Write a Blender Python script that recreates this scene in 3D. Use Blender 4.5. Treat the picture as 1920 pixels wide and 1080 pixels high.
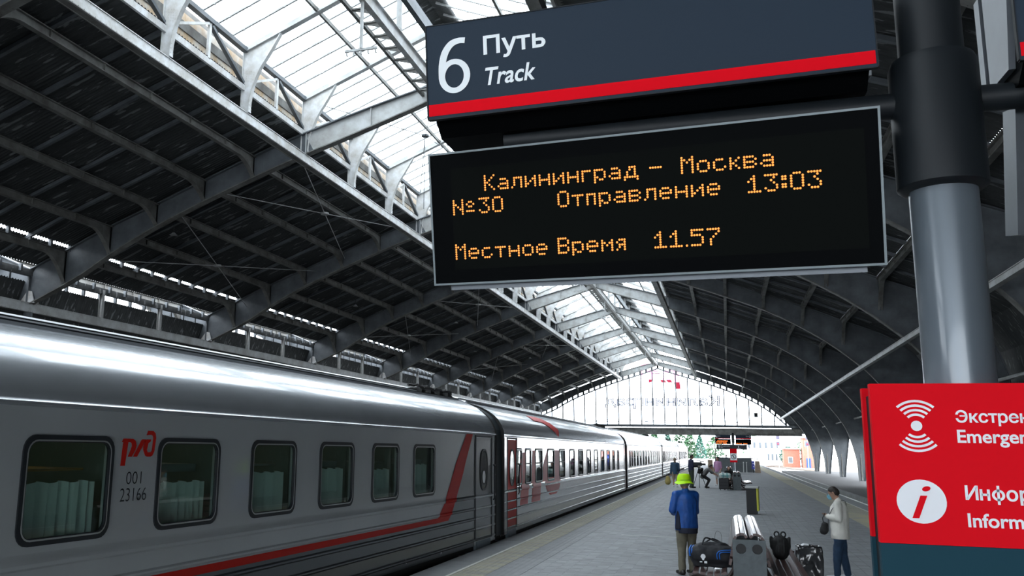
import bpy, math, random
import numpy as np
from mathutils import Vector, Matrix, noise
random.seed(7)
for o in list(bpy.data.objects): bpy.data.objects.remove(o)
sc = bpy.context.scene
COL = sc.collection
# ---------------------------------------------------------------- camera
YAW, PITCH, ROLL = .3225, .1819, .0176
EYE = 2.0                                   # eye height above the platform
cy_, sy_, cp, sp = math.cos(YAW), math.sin(YAW), math.cos(PITCH), math.sin(PITCH)
fwd = Vector((-sy_*cp, cy_*cp, sp)); rt = Vector((cy_, sy_, 0)); dn = fwd.cross(rt)
cr, sr = math.cos(ROLL), math.sin(ROLL)
rt2 = cr*rt - sr*dn; dn2 = sr*rt + cr*dn
cd = bpy.data.cameras.new('camera'); cam = bpy.data.objects.new('camera', cd); COL.objects.link(cam)
cam.matrix_world = Matrix(((rt2.x, -dn2.x, -fwd.x, 0), (rt2.y, -dn2.y, -fwd.y, 0), (rt2.z, -dn2.z, -fwd.z, EYE), (0, 0, 0, 1)))
cd.sensor_width = 36; cd.lens = 1679.62/1920*36
cd.shift_x = (960-799.04)/1920; cd.shift_y = -(540-528.97)/1920
cd.clip_start = .1; cd.clip_end = 2000
sc.camera = cam
# ---------------------------------------------------------------- light: an overcast sky
SKY = 9.0
w = bpy.data.worlds.new('overcast'); sc.world = w; w.use_nodes = True
nt = w.node_tree; nt.nodes.clear()
ou = nt.nodes.new('ShaderNodeOutputWorld'); bg = nt.nodes.new('ShaderNodeBackground')
tc = nt.nodes.new('ShaderNodeTexCoord'); nz = nt.nodes.new('ShaderNodeTexNoise'); rp = nt.nodes.new('ShaderNodeValToRGB')
nz.inputs['Scale'].default_value = 2.2; nz.inputs['Detail'].default_value = 4
rp.color_ramp.elements[0].position = .3; rp.color_ramp.elements[0].color = (.80, .88, .97, 1)
rp.color_ramp.elements[1].position = .7; rp.color_ramp.elements[1].color = (.93, .97, 1, 1)
nt.links.new(tc.outputs['Generated'], nz.inputs['Vector']); nt.links.new(nz.outputs['Fac'], rp.inputs['Fac'])
nt.links.new(rp.outputs['Color'], bg.inputs['Color']); nt.links.new(bg.outputs[0], ou.inputs[0])
bg.inputs['Strength'].default_value = SKY
vs = sc.view_settings; vs.view_transform = 'Standard'; vs.look = 'None'; vs.exposure = 0.0; vs.gamma = 1; vs.use_curve_mapping = False
sc.cycles.transparent_max_bounces = 24; sc.cycles.max_bounces = 10; sc.cycles.diffuse_bounces = 5

# ---------------------------------------------------------------- materials
MATS = {}
def M(name, col, rough=.6, metal=0., var=0., scale=3., bump=0., bscale=40., emit=0., spec=.5, coat=0., stretch=None, col2=None, island=0.):
    if name in MATS: return MATS[name]
    m = bpy.data.materials.new(name); MATS[name] = m; m.use_nodes = True
    n = m.node_tree.nodes; l = m.node_tree.links; b = n['Principled BSDF']
    b.inputs['Roughness'].default_value = rough; b.inputs['Metallic'].default_value = metal
    b.inputs['Specular IOR Level'].default_value = spec; b.inputs['Coat Weight'].default_value = coat; b.inputs['Coat Roughness'].default_value = .06
    c = (*col, 1); b.inputs['Base Color'].default_value = c
    t = n.new('ShaderNodeTexCoord'); vec = t.outputs['Object']
    if stretch:
        mp = n.new('ShaderNodeMapping'); mp.inputs['Scale'].default_value = stretch; l.new(vec, mp.inputs['Vector']); vec = mp.outputs['Vector']
    src = None
    if var or col2:
        z = n.new('ShaderNodeTexNoise'); z.inputs['Scale'].default_value = scale; z.inputs['Detail'].default_value = 6; z.inputs['Roughness'].default_value = .62
        l.new(vec, z.inputs['Vector'])
        r = n.new('ShaderNodeValToRGB'); r.color_ramp.elements[0].position = .38; r.color_ramp.elements[1].position = .66
        d = col2 if col2 else tuple(x*(1-var) for x in col)
        r.color_ramp.elements[0].color = (*d, 1); r.color_ramp.elements[1].color = c
        l.new(z.outputs['Fac'], r.inputs['Fac']); src = r.outputs['Color']
    if island:
        g = n.new('ShaderNodeNewGeometry'); mr = n.new('ShaderNodeMapRange'); mr.inputs['To Min'].default_value = 1-island; mr.inputs['To Max'].default_value = 1+island*.4
        l.new(g.outputs['Random Per Island'], mr.inputs['Value'])
        oi = n.new('ShaderNodeObjectInfo'); mr2 = n.new('ShaderNodeMapRange'); mr2.inputs['To Min'].default_value = 1-island*.7; mr2.inputs['To Max'].default_value = 1.05
        l.new(oi.outputs['Random'], mr2.inputs['Value'])
        mm = n.new('ShaderNodeMath'); mm.operation = 'MULTIPLY'; l.new(mr.outputs['Result'], mm.inputs[0]); l.new(mr2.outputs['Result'], mm.inputs[1])
        vm = n.new('ShaderNodeVectorMath'); vm.operation = 'SCALE'
        if src: l.new(src, vm.inputs[0])
        else: vm.inputs[0].default_value = col
        l.new(mm.outputs[0], vm.inputs['Scale']); src = vm.outputs[0]
    if src: l.new(src, b.inputs['Base Color'])
    if bump:
        z2 = n.new('ShaderNodeTexNoise'); z2.inputs['Scale'].default_value = bscale; z2.inputs['Detail'].default_value = 4; l.new(vec, z2.inputs['Vector'])
        bp = n.new('ShaderNodeBump'); bp.inputs['Strength'].default_value = bump; bp.inputs['Distance'].default_value = .02
        l.new(z2.outputs['Fac'], bp.inputs['Height']); l.new(bp.outputs['Normal'], b.inputs['Normal'])
    if emit:
        b.inputs['Emission Color'].default_value = c; b.inputs['Emission Strength'].default_value = emit
    return m
def glass(name, tint, fac, rough=.02, diff=None, edge=.9):
    """thin pane: part clear, part mirror-like, optionally part milky"""
    if name in MATS: return MATS[name]
    m = bpy.data.materials.new(name); MATS[name] = m; m.use_nodes = True
    n = m.node_tree.nodes; l = m.node_tree.links; n.clear()
    o = n.new('ShaderNodeOutputMaterial'); tr = n.new('ShaderNodeBsdfTransparent'); tr.inputs[0].default_value = (*tint, 1)
    gl = n.new('ShaderNodeBsdfGlossy'); gl.inputs['Roughness'].default_value = rough
    lw = n.new('ShaderNodeLayerWeight'); pw = n.new('ShaderNodeMath'); pw.operation = 'POWER'; l.new(lw.outputs['Facing'], pw.inputs[0]); pw.inputs[1].default_value = 4.5
    fr = n.new('ShaderNodeMapRange'); l.new(pw.outputs[0], fr.inputs['Value']); f0 = ((fac-1)/(fac+1))**2; fr.inputs['To Min'].default_value = f0; fr.inputs['To Max'].default_value = edge
    mx = n.new('ShaderNodeMixShader'); l.new(fr.outputs[0], mx.inputs[0]); l.new(tr.outputs[0], mx.inputs[1]); l.new(gl.outputs[0], mx.inputs[2])
    last = mx
    if diff:
        tl = n.new('ShaderNodeBsdfTranslucent'); tl.inputs[0].default_value = (.9, .94, .96, 1)
        m2 = n.new('ShaderNodeMixShader'); m2.inputs[0].default_value = diff; l.new(mx.outputs[0], m2.inputs[1]); l.new(tl.outputs[0], m2.inputs[2]); last = m2
    l.new(last.outputs[0], o.inputs[0])
    return m
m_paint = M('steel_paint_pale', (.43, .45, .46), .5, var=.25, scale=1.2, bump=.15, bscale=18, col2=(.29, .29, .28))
m_dark = M('steel_paint_dark', (.125, .14, .155), .55, var=.4, scale=.9, bump=.2, bscale=14, col2=(.07, .08, .09))  # on the ribs outside the crown this dark tone paints in the shade
m_purl = M('steel_paint_worn_dim', (.20, .205, .195), .6, var=.4, scale=1.6, bump=.2, bscale=20, col2=(.10, .097, .09))
m_bright = M('steel_paint_bright', (.62, .64, .66), .45, var=.2, scale=1.8, bump=.1, bscale=25, col2=(.42, .41, .39))
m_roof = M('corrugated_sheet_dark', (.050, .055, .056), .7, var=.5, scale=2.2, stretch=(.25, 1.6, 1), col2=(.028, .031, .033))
def add_patches(m, col, thr, scale, stretch):
    n = m.node_tree.nodes; l = m.node_tree.links; b = n['Principled BSDF']; src = b.inputs['Base Color'].links[0].from_socket
    t = n.new('ShaderNodeTexCoord'); mp = n.new('ShaderNodeMapping'); mp.inputs['Scale'].default_value = stretch; l.new(t.outputs['Object'], mp.inputs['Vector'])
    z = n.new('ShaderNodeTexNoise'); z.inputs['Scale'].default_value = scale; z.inputs['Detail'].default_value = 5; l.new(mp.outputs['Vector'], z.inputs['Vector'])
    r = n.new('ShaderNodeValToRGB'); r.color_ramp.elements[0].position = thr; r.color_ramp.elements[1].position = thr+.03; l.new(z.outputs['Fac'], r.inputs['Fac'])
    mx = n.new('ShaderNodeMix'); mx.data_type = 'RGBA'; l.new(r.outputs['Color'], mx.inputs['Factor']); l.new(src, mx.inputs['A']); mx.inputs['B'].default_value = (*col, 1); l.new(mx.outputs['Result'], b.inputs['Base Color'])
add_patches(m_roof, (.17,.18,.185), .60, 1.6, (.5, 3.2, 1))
m_sky = glass('skylight_glass', (.60, .63, .64), 1.06, .1, diff=.06, edge=.22)
m_gable = glass('gable_glass', (.95, .97, .98), 1.1, .02)
m_carglass = glass('train_window_glass', (.79, .88, .85), 1.7, .015)
m_white = M('white_enamel', (.78, .8, .82), .4)
m_black = M('black_plastic', (.012, .013, .015), .5)
m_wood_out = None

# ---------------------------------------------------------------- mesh building
class MB:
    def __init__(s): s.v = []; s.f = []; s.m = []; s.cur = 0
    def add(s, vs, fs):
        b = len(s.v); s.v += [tuple(x) for x in vs]; s.f += [tuple(b+i for i in f) for f in fs]; s.m += [s.cur]*len(fs); return s
    def box(s, x0, x1, y0, y1, z0, z1):
        return s.add([(x0,y0,z0),(x1,y0,z0),(x1,y1,z0),(x0,y1,z0),(x0,y0,z1),(x1,y0,z1),(x1,y1,z1),(x0,y1,z1)],
                     [(0,3,2,1),(4,5,6,7),(0,1,5,4),(1,2,6,5),(2,3,7,6),(3,0,4,7)])
    def beam(s, p, q, w, h, up=(0,0,1)):
        p, q = Vector(p), Vector(q); d = (q-p).normalized(); up = Vector(up)
        a = d.cross(up); a = a.normalized() if a.length > 1e-5 else Vector((1,0,0)); u = a.cross(d).normalized()
        a *= w/2; u *= h/2
        vs = [p-a-u, p+a-u, p+a+u, p-a+u, q-a-u, q+a-u, q+a+u, q-a+u]
        return s.add(vs, [(0,1,2,3),(7,6,5,4),(0,4,5,1),(1,5,6,2),(2,6,7,3),(3,7,4,0)])
    def tube(s, pts, r, n=8, cap=True, flat=1., r2=None):
        pts = [Vector(p) for p in pts]; b = len(s.v); k = len(pts)
        rs = r if isinstance(r, (list, tuple)) else [r + ((r2-r)*i/(k-1) if r2 is not None else 0) for i in range(k)]
        ref = None
        for i, p in enumerate(pts):
            d = (pts[min(i+1,k-1)]-pts[max(i-1,0)]).normalized()
            if ref is None: ref = Vector((0,0,1)) if abs(d.z) < .9 else Vector((1,0,0))
            a = d.cross(ref).normalized(); u = a.cross(d).normalized(); ref = u
            for j in range(n):
                t = 2*math.pi*j/n; s.v.append(tuple(p + a*math.cos(t)*rs[i] + u*math.sin(t)*rs[i]*flat))
        for i in range(k-1):
            for j in range(n):
                s.f.append((b+i*n+j, b+i*n+(j+1)%n, b+(i+1)*n+(j+1)%n, b+(i+1)*n+j)); s.m.append(s.cur)
        if cap:
            s.f.append(tuple(b+j for j in range(n))[::-1]); s.f.append(tuple(b+(k-1)*n+j for j in range(n))); s.m += [s.cur]*2
        return s
    def prism(s, poly, fn, a, b):
        """polygon (u,v) extruded from a to b; fn(u,v,w) gives the point"""
        n = len(poly); vs = [fn(u, v, a) for u, v in poly] + [fn(u, v, b) for u, v in poly]
        return s.add(vs, [tuple(range(n))[::-1], tuple(range(n, 2*n))] + [(i, (i+1)%n, n+(i+1)%n, n+i) for i in range(n)])
    def strip(s, pa, pb):
        b = len(s.v); s.v += [tuple(p) for p in pa] + [tuple(p) for p in pb]; n = len(pa)
        for i in range(n-1): s.f.append((b+i, b+i+1, b+n+i+1, b+n+i)); s.m.append(s.cur)
        return s
    def ribbon(s, pts, wv, th, closed=False):
        """plate of half-width vector wv following pts, thickness th (down the list's normal)"""
        P = [Vector(p) for p in pts]; W = Vector(wv); n = len(P); b = len(s.v)
        for i, p in enumerate(P):
            d = (P[min(i+1,n-1)]-P[max(i-1,0)]).normalized(); nn = d.cross(W).normalized()*th/2
            s.v += [tuple(p-W-nn), tuple(p+W-nn), tuple(p+W+nn), tuple(p-W+nn)]
        for i in range(n-1):
            for j in range(4): s.f.append((b+4*i+j, b+4*i+(j+1)%4, b+4*i+4+(j+1)%4, b+4*i+4+j)); s.m.append(s.cur)
        s.f += [(b,b+1,b+2,b+3)[::-1], (b+4*n-4,b+4*n-3,b+4*n-2,b+4*n-1)]; s.m += [s.cur]*2
        return s
    def sphere(s, c, r, nu=12, nv=8, sc_=(1,1,1)):
        b = len(s.v); c = Vector(c)
        s.v.append(tuple(c+Vector((0,0,r*sc_[2]))))
        for i in range(1, nv):
            t = math.pi*i/nv
            for j in range(nu):
                p = 2*math.pi*j/nu; s.v.append((c.x+r*sc_[0]*math.sin(t)*math.cos(p), c.y+r*sc_[1]*math.sin(t)*math.sin(p), c.z+r*sc_[2]*math.cos(t)))
        s.v.append(tuple(c-Vector((0,0,r*sc_[2])))); e = len(s.v)-1
        for j in range(nu): s.f.append((b, b+1+j, b+1+(j+1)%nu)); s.m.append(s.cur)
        for i in range(nv-2):
            for j in range(nu):
                q = b+1+i*nu; s.f.append((q+j, q+nu+j, q+nu+(j+1)%nu, q+(j+1)%nu)); s.m.append(s.cur)
        for j in range(nu): q = b+1+(nv-2)*nu; s.f.append((e, q+(j+1)%nu, q+j)); s.m.append(s.cur)
        return s
    def mesh(s, name, mats, smooth=False):
        me = bpy.data.meshes.new(name); me.from_pydata(s.v, [], s.f)
        for m in (mats if isinstance(mats, (list, tuple)) else [mats]): me.materials.append(m)
        if any(s.m): me.polygons.foreach_set('material_index', s.m)
        me.update()
        if smooth:
            me.polygons.foreach_set('use_smooth', [True]*len(me.polygons)); me.set_sharp_from_angle(angle=math.radians(smooth if smooth > 1 else 40))
        return me
    def build(s, name, mats, parent=None, loc=None, rz=None, smooth=False):
        return place(name, s.mesh(name, mats, smooth), parent, loc, rz)
def place(name, me, parent=None, loc=None, rz=None):
    o = bpy.data.objects.new(name, me); COL.objects.link(o)
    if parent: o.parent = parent
    if loc: o.location = loc
    if rz: o.rotation_euler.z = rz
    return o
def thing(name, label, cat, loc=(0,0,0), rz=0, group=None):
    o = bpy.data.objects.new(name, None); COL.objects.link(o); o.location = loc; o.rotation_euler.z = rz; o.empty_display_size = .2
    o['label'] = label; o['category'] = cat
    if group: o['group'] = group
    return o
def tag(o, label, cat, group=None):
    o['label'] = label; o['category'] = cat
    if group: o['group'] = group
    return o
def struct(name, label=None):
    o = bpy.data.objects.new(name, None); COL.objects.link(o); o['kind'] = 'structure'
    if label: o['label'] = label
    return o
def copy_tree(o, parent=None):
    c = o.copy(); COL.objects.link(c); c.parent = parent
    for ch in list(o.children): copy_tree(ch, c)
    return c
def rep(name, me, parent, locs, limit=300, flip=None):
    """alike pieces sharing one mesh; nearest first, past the limit joined into one 'stuff' part"""
    locs = sorted(locs, key=lambda p: (p[1] < 2)*1000+abs(p[1]))
    for p in locs[:limit]:
        o = place(name, me, parent, p)
        if flip: o.scale = flip
    rest = locs[limit:]
    if rest:
        v = np.array([x.co[:] for x in me.vertices])*(np.array(flip) if flip else 1); f = [tuple(p.vertices) for p in me.polygons]
        V = []; F = []
        for i, p in enumerate(rest): V += (v+np.array(p)).tolist(); F += [tuple(a+i*len(v) for a in q) for q in f]
        m2 = bpy.data.meshes.new(name+'_row'); m2.from_pydata(V, [], F); m2.materials.append(me.materials[0])
        o = place(name+'_row', m2, parent); o['kind'] = 'stuff'
def special(ch, b=0.):
    """letters whose overlapping outlines the font filler breaks on, drawn by hand, b thicker all round; returns builder, advance"""
    m = MB()
    R = lambda x0, y0, x1, y1: m.add([(x0-b,y0-b,0),(x1+b,y0-b,0),(x1+b,y1+b,0),(x0-b,y1+b,0)], [(0,1,2,3)])
    if ch == 'н': R(.075,0,.163,.542); R(.421,0,.509,.542); R(.16,.238,.425,.319); return m, .585
    if ch == 'ь':
        R(.075,0,.16,.542)
        o = [(.15,.349),(.307,.349),(.365,.343),(.415,.327),(.454,.3),(.482,.266),(.499,.224),(.505,.176),(.499,.129),(.482,.087),(.454,.051),(.415,.024),(.365,.006),(.307,0),(.15,0)]
        i = [(.15,.268),(.306,.268),(.330,.265),(.351,.261),(.370,.253),(.386,.242),(.403,.215),(.415,.173),(.403,.132),(.386,.107),(.370,.096),(.351,.087),(.330,.083),(.306,.081),(.15,.081)]
        q = lambda p, k: (p[0]+k*b*(1 if p[0] > .4 else 0), p[1]+k*b*(1 if p[1] > .2 else -1) if p[0] < .45 else p[1], 0)
        m.strip([q(p, 1) for p in o], [q(p, -1) for p in i]); return m, .54
    a = [2*math.pi*k/32 for k in range(33)]
    m.strip([(.34+(.285+b)*math.cos(t), .271+(.28+b)*math.sin(t), 0) for t in a], [(.34+(.195-b)*math.cos(t), .271+(.20-b)*math.sin(t), 0) for t in a])
    R(.297,-.2,.383,.75); return m, .68
def text_mesh(body, font_mat, name='lettering', extrude=.0, italic=0., bold=0., outline=0.):
    if not outline and any(c in body for c in 'ьфн'):
        import re
        out = MB(); x = 0.
        for seg in re.findall('[ьфн]|[^ьфн]+', body):
            if seg in 'ьфн': m, wd = special(seg, bold); out.add([(v[0]+x, v[1], 0) for v in m.v], m.f); x += wd
            else:
                me = text_mesh(seg.rstrip(' ') or '.', font_mat, bold=bold); out.add([(v.co.x+x, v.co.y, 0) for v in me.vertices], [tuple(p.vertices) for p in me.polygons])
                x += max(v.co.x for v in me.vertices)+.04-bold+(.28 if seg.endswith(' ') else 0); bpy.data.meshes.remove(me)
        return out.mesh(name, font_mat)
    if bold and not outline:                       # push the outline outwards (or inwards) by bold
        me = text_mesh(body, font_mat, italic=italic); cnt = {}
        for p in me.polygons:
            v = tuple(p.vertices)
            for i in range(len(v)): cnt.setdefault(frozenset((v[i], v[(i+1)%len(v)])), []).append((v[i], v[(i+1)%len(v)], p.normal.z))
        nr = {}
        for e in cnt.values():
            if len(e) == 1 and abs(e[0][2]) > .5:
                i, k, s_ = e[0]; d = me.vertices[k].co-me.vertices[i].co
                if d.length < 1e-6: continue
                n_ = Vector((d.y, -d.x, 0)).normalized()*(1 if s_ > 0 else -1)
                for q in (i, k): nr[q] = nr.get(q, Vector((0,0,0)))+n_
        for q, n_ in nr.items():
            if n_.length > 1e-3: me.vertices[q].co += n_.normalized()*bold*min(1.5, 2/n_.length)
        return me
    c = bpy.data.curves.new(name, 'FONT'); c.body = body; c.size = 1; c.extrude = extrude; c.shear = italic; c.resolution_u = 4
    if outline: c.fill_mode = 'NONE'; c.bevel_depth = outline; c.bevel_resolution = 0
    o = bpy.data.objects.new(name, c); COL.objects.link(o); bpy.context.view_layer.update()
    me = bpy.data.meshes.new_from_object(o.evaluated_get(bpy.context.evaluated_depsgraph_get()))
    bpy.data.objects.remove(o); me.materials.clear(); me.materials.append(font_mat); me.name = name
    return me
def fit_text(body, mat_, parent, org, ux, uz, x, y, wd, ht, name='lettering', **k):
    """text whose ink box starts (left, bottom) at (x, y) on the plane org + x*ux + y*uz, wd wide and ht high (0 = keep aspect)"""
    me = text_mesh(body, mat_, name, **k)
    n = len(me.vertices); a = np.empty(n*3); me.vertices.foreach_get('co', a); a = a.reshape(-1, 3)
    lo, hi = a.min(0), a.max(0); s1 = ht/(hi[1]-lo[1]) if ht else wd/(hi[0]-lo[0]); s0 = wd/(hi[0]-lo[0]) if wd else s1
    ux, uz, org = np.array(ux), np.array(uz), np.array(org); nn = np.cross(ux, uz)
    P = org + np.outer((a[:,0]-lo[0])*s0+x, ux) + np.outer((a[:,1]-lo[1])*s1+y, uz) + np.outer(a[:,2]*(s1 if not k.get('outline') else s1), nn)
    me.vertices.foreach_set('co', P.ravel()); me.update()
    return place(name, me, parent)
def lerp(tab, x):
    if x <= tab[0][0]: return tab[0][1]
    for (a, b), (c, d) in zip(tab, tab[1:]):
        if x <= c: return b+(d-b)*(x-a)/(c-a)
    return tab[-1][1]
def smooth_line(pts, n=4):
    out = []
    for i in range(len(pts)-1):
        p0, p1, p2, p3 = (pts[max(i-1,0)], pts[i], pts[i+1], pts[min(i+2,len(pts)-1)])
        for k in range(n):
            t = k/n
            out.append(tuple(.5*((2*b)+(-a+c)*t+(2*a-5*b+4*c-d)*t*t+(-a+3*b-3*c+d)*t**3) for a, b, c, d in zip(p0, p1, p2, p3)))
    out.append(tuple(pts[-1])); return out
def rrect(x0, x1, z0, z1, r, n=5):
    out = []
    for cx, cz, a0 in ((x1-r, z1-r, 0), (x0+r, z1-r, 90), (x0+r, z0+r, 180), (x1-r, z0+r, 270)):
        for i in range(n+1):
            a = math.radians(a0+90*i/n); out.append((cx+r*math.cos(a), cz+r*math.sin(a)))
    return out
# ================================================================ THE HALL
XC = -11.12; BAY = 16.0; Y0 = 2.85          # centre line; an arch stands at Y0 + 16 k, the gable at k = 10
KS = list(range(-2, 11))
A = lambda k: Y0+BAY*k
INNER = [(0,16.9),(1.3,16.4),(3.9,15.55),(6.47,14.75),(9.06,13.85),(11.65,12.87),(14.1,11.85),(16.2,10.8),(17.8,9.87),(19.3,9.15),(20.75,8.52)]
OUTER = [(0,17.5),(3.2,16.7),(6.5,15.75),(9,14.9),(11.46,13.98),(14,13.0),(16.7,12.0),(19,11.0),(20.6,10.35)]
outer = lambda t: lerp(OUTER, t)
roofz = lambda t: outer(t)+.22
ceiling = struct('ceiling', 'dark arched steel train shed roof with a long glazed lantern')
INR = INNER[:7]+[(16.2,10.7),(18.0,9.5),(19.5,8.25),(20.6,7.15),(22.05,5.15),(22.7,3.6),(23.2,1.4),(23.3,-.56)]
OUL = OUTER+[(20.93,10.15),(20.95,9.4),(20.95,8.52)]
OUR = OUTER+[(21.6,9.85),(23.2,8.6),(24.2,6.6),(24.5,4.3),(24.3,2.6),(24.0,.6),(23.85,-.56)]
def rib_meshes(inn, out, s):
    inn = smooth_line(inn, 3); out = smooth_line(out, 3)
    def resample(L, n):
        d = [0]
        for a, b in zip(L, L[1:]): d.append(d[-1]+math.dist(a, b))
        r = []
        for i in range(n+1):
            x = d[-1]*i/n; r.append((lerp(list(zip(d, [p[0] for p in L])), x), lerp(list(zip(d, [p[1] for p in L])), x)))
        return r
    N = 36; a = resample(inn, N); b = resample(out, N)
    web = MB(); crown = MB(); q = max(i for i in range(N+1) if b[i][0] < 6.6)  # split at the lantern edge: skylight painted in as paler crown, shade as darker web
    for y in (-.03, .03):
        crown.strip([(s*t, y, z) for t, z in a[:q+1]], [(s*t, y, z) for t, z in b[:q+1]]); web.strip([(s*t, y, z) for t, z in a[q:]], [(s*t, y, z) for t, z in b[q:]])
    for t in (.4, 3.2, 6.3):
        for y0, y1 in ((-.13,-.03),(.03,.13)): crown.box(s*t-.02, s*t+.02, y0, y1, lerp(INNER, t)+.02, outer(t))
    for t in (8.92, 11.42, 13.92, 16.42, 18.92):    # stiffeners under the purlins
        for y0, y1 in ((-.15,-.03),(.03,.15)): web.box(s*t-.02, s*t+.02, y0, y1, lerp(INNER, t)+.02, outer(t))
    W = (0, .19, 0)
    fi = MB().ribbon([(s*t, 0, z) for t, z in inn], W, .05)
    fo = MB().ribbon([(s*t, 0, z) for t, z in out], W, .05)
    riv = MB()
    for L in (inn,):
        for i, (t, z) in enumerate(resample(L, 110)):
            for y in (-.12, .12): riv.add([(s*t-.022,y-.022,z-.026),(s*t+.022,y-.022,z-.026),(s*t+.022,y+.022,z-.026),(s*t-.022,y+.022,z-.026),(s*t,y,z-.05)], [(0,1,4),(1,2,4),(2,3,4),(3,0,4)])
    return web.mesh('arch_rib', m_dark, 30), fi.mesh('flange', m_purl), fo.mesh('flange', m_dark), riv.mesh('rivets', m_purl), crown.mesh('crown_web_lit', m_paint, 30)
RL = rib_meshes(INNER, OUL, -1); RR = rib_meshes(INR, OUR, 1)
def put_rib(ms, x, y, flip=None):
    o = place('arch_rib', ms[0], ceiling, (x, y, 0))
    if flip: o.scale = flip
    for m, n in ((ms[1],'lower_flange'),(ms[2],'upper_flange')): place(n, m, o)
    place('rivets', ms[3], o)['kind'] = 'stuff'; place('crown_web_lit', ms[4], o)
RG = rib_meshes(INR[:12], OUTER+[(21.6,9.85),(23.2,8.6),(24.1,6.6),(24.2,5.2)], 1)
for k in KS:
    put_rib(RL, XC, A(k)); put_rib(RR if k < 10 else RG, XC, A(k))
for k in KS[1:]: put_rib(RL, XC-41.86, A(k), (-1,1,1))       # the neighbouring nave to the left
# purlins with curved haunches
def purlin_mesh(t, s):
    m = MB(); zt = outer(t)-.02; zb = zt-.30; zi = lerp(INNER, t)+.03; n = 7
    prof = [(0.04, zi)]+[(1.5*i/n, zi+(zb-zi)*math.sin(math.pi/2*(i/n))**1.0 if i else zi) for i in range(1, n+1)]
    prof += [(BAY-y, z) for y, z in prof[::-1]]
    top = [(y, zt) for y, z in prof]
    x = s*t
    for dx in (-.02, .02): m.strip([(x+dx, y, z) for y, z in prof], [(x+dx, y, z) for y, z in top])
    m.ribbon([(x, y, z) for y, z in prof], (.11,0,0), .035); m.ribbon([(x, y, z) for y, z in ((.04,zt),(BAY-.04,zt))], (.11,0,0), .035)
    for j in range(1, 6): m.box(x-.1, x+.1, j*BAY/6-.015, j*BAY/6+.015, zb, zt)
    return m.mesh('purlin', m_purl)
PT = (8.92, 11.42, 13.92, 16.42, 18.92)
for s in (-1, 1):
    for t in PT: rep('purlin', purlin_mesh(t, s), ceiling, [(XC, A(k), 0) for k in KS[:-1]], 60)
for t in PT: rep('purlin', purlin_mesh(t, 1), ceiling, [(XC-41.9, A(k), 0) for k in KS[1:-1]], 60)
# secondary rafters
def rafter_mesh(s, t0=6.5, t1=20.4):
    m = MB(); T = [t0+(t1-t0)*i/8 for i in range(9)]
    m.ribbon([(s*t, 0, outer(t)+.09) for t in T], (0,.075,0), .14); return m.mesh('rafter', m_dark)
for s, x, dz in ((-1, XC, 0), (1, XC, 0), (1, XC-41.9, -3.4)):
    rep('rafter', rafter_mesh(s), ceiling, [(x, A(k)+BAY*j/6, dz) for k in KS[:-1] for j in range(1, 6)], 100)
# corrugated sheets, one course between each pair of purlins
def sheet_mesh(t0, t1, s, z0=None, z1=None, mat=None, amp=.028):
    m = MB(); n = 90*4; rows = 3; Z0 = roofz(t0) if z0 is None else z0; Z1 = roofz(t1) if z1 is None else z1
    V = []
    for i in range(rows+1):
        u = i/rows; t = t0+(t1-t0)*u; zz = Z0+(Z1-Z0)*u
        for j in range(n+1):
            y = BAY*j/n; V.append((s*t, y, zz+amp*math.sin(2*math.pi*j/4+.4)))
    F = [(i*(n+1)+j, i*(n+1)+j+1, (i+1)*(n+1)+j+1, (i+1)*(n+1)+j) for i in range(rows) for j in range(n)]
    m.add(V, F); return m.mesh('roof_sheet', mat or m_roof, 80)
COURSES = [(6.45,8.97),(8.9,11.47),(11.4,13.97),(13.9,16.47),(16.4,18.80)]
for s in (-1, 1):
    for a, b in COURSES:
        if s == 1 and b > 18: b = 18.95
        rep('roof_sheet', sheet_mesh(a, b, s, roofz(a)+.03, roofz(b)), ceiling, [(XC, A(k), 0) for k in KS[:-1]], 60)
    rep('roof_sheet', sheet_mesh(18.93, 20.62, s, 11.22, 10.42), ceiling, [(XC, A(k), 0) for k in KS[:-1]], 60)
XL = XC-20.93                                    # line of supports on the left
# added walls that block light into the neighbouring nave and at the near end
wl = struct('light_block_left', 'dark walls added round the neighbouring nave to block light')
MB().box(-75.5,-75.2,A(-2),A(10),-1.1,12).box(-75.2,XL-.3,A(10)+.1,A(10)+.3,-1.1,19).box(-75.2,XL-.3,A(-1)-.3,A(-1)-.1,-1.1,19).build('nave_light_block', m_roof, wl)
wn = struct('light_block_near', 'unseen dark near gable added above the entrance to block light')
MB().prism([(-33,6.5),(14,6.5),(14,9),(6,13),(XC,20.5),(-28,13),(-33,10.5)], lambda u, v, w_: (u, w_, v), A(-2)-.3, A(-2)-.1).build('gable_light_block', m_roof, wn)
for a, b in [(0,6.5)]+COURSES+[(18.7,20.4)]:
    for s in ((1, -1) if a < 18 else (-1,)): rep('roof_sheet', sheet_mesh(a, b, s), ceiling, [(XC-41.9, A(k), -3.4) for k in KS[1:-1]], 40)
MB().box(XL-.75,XL-.7,A(-1),A(10),5.2,8.7).build('valley_fascia', m_roof, ceiling)
rep('valley_sheet', sheet_mesh(21.25, 21.6, -1, 9.66, 8.6), ceiling, [(XC, A(k), 0) for k in KS[1:-1]], 40)
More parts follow.
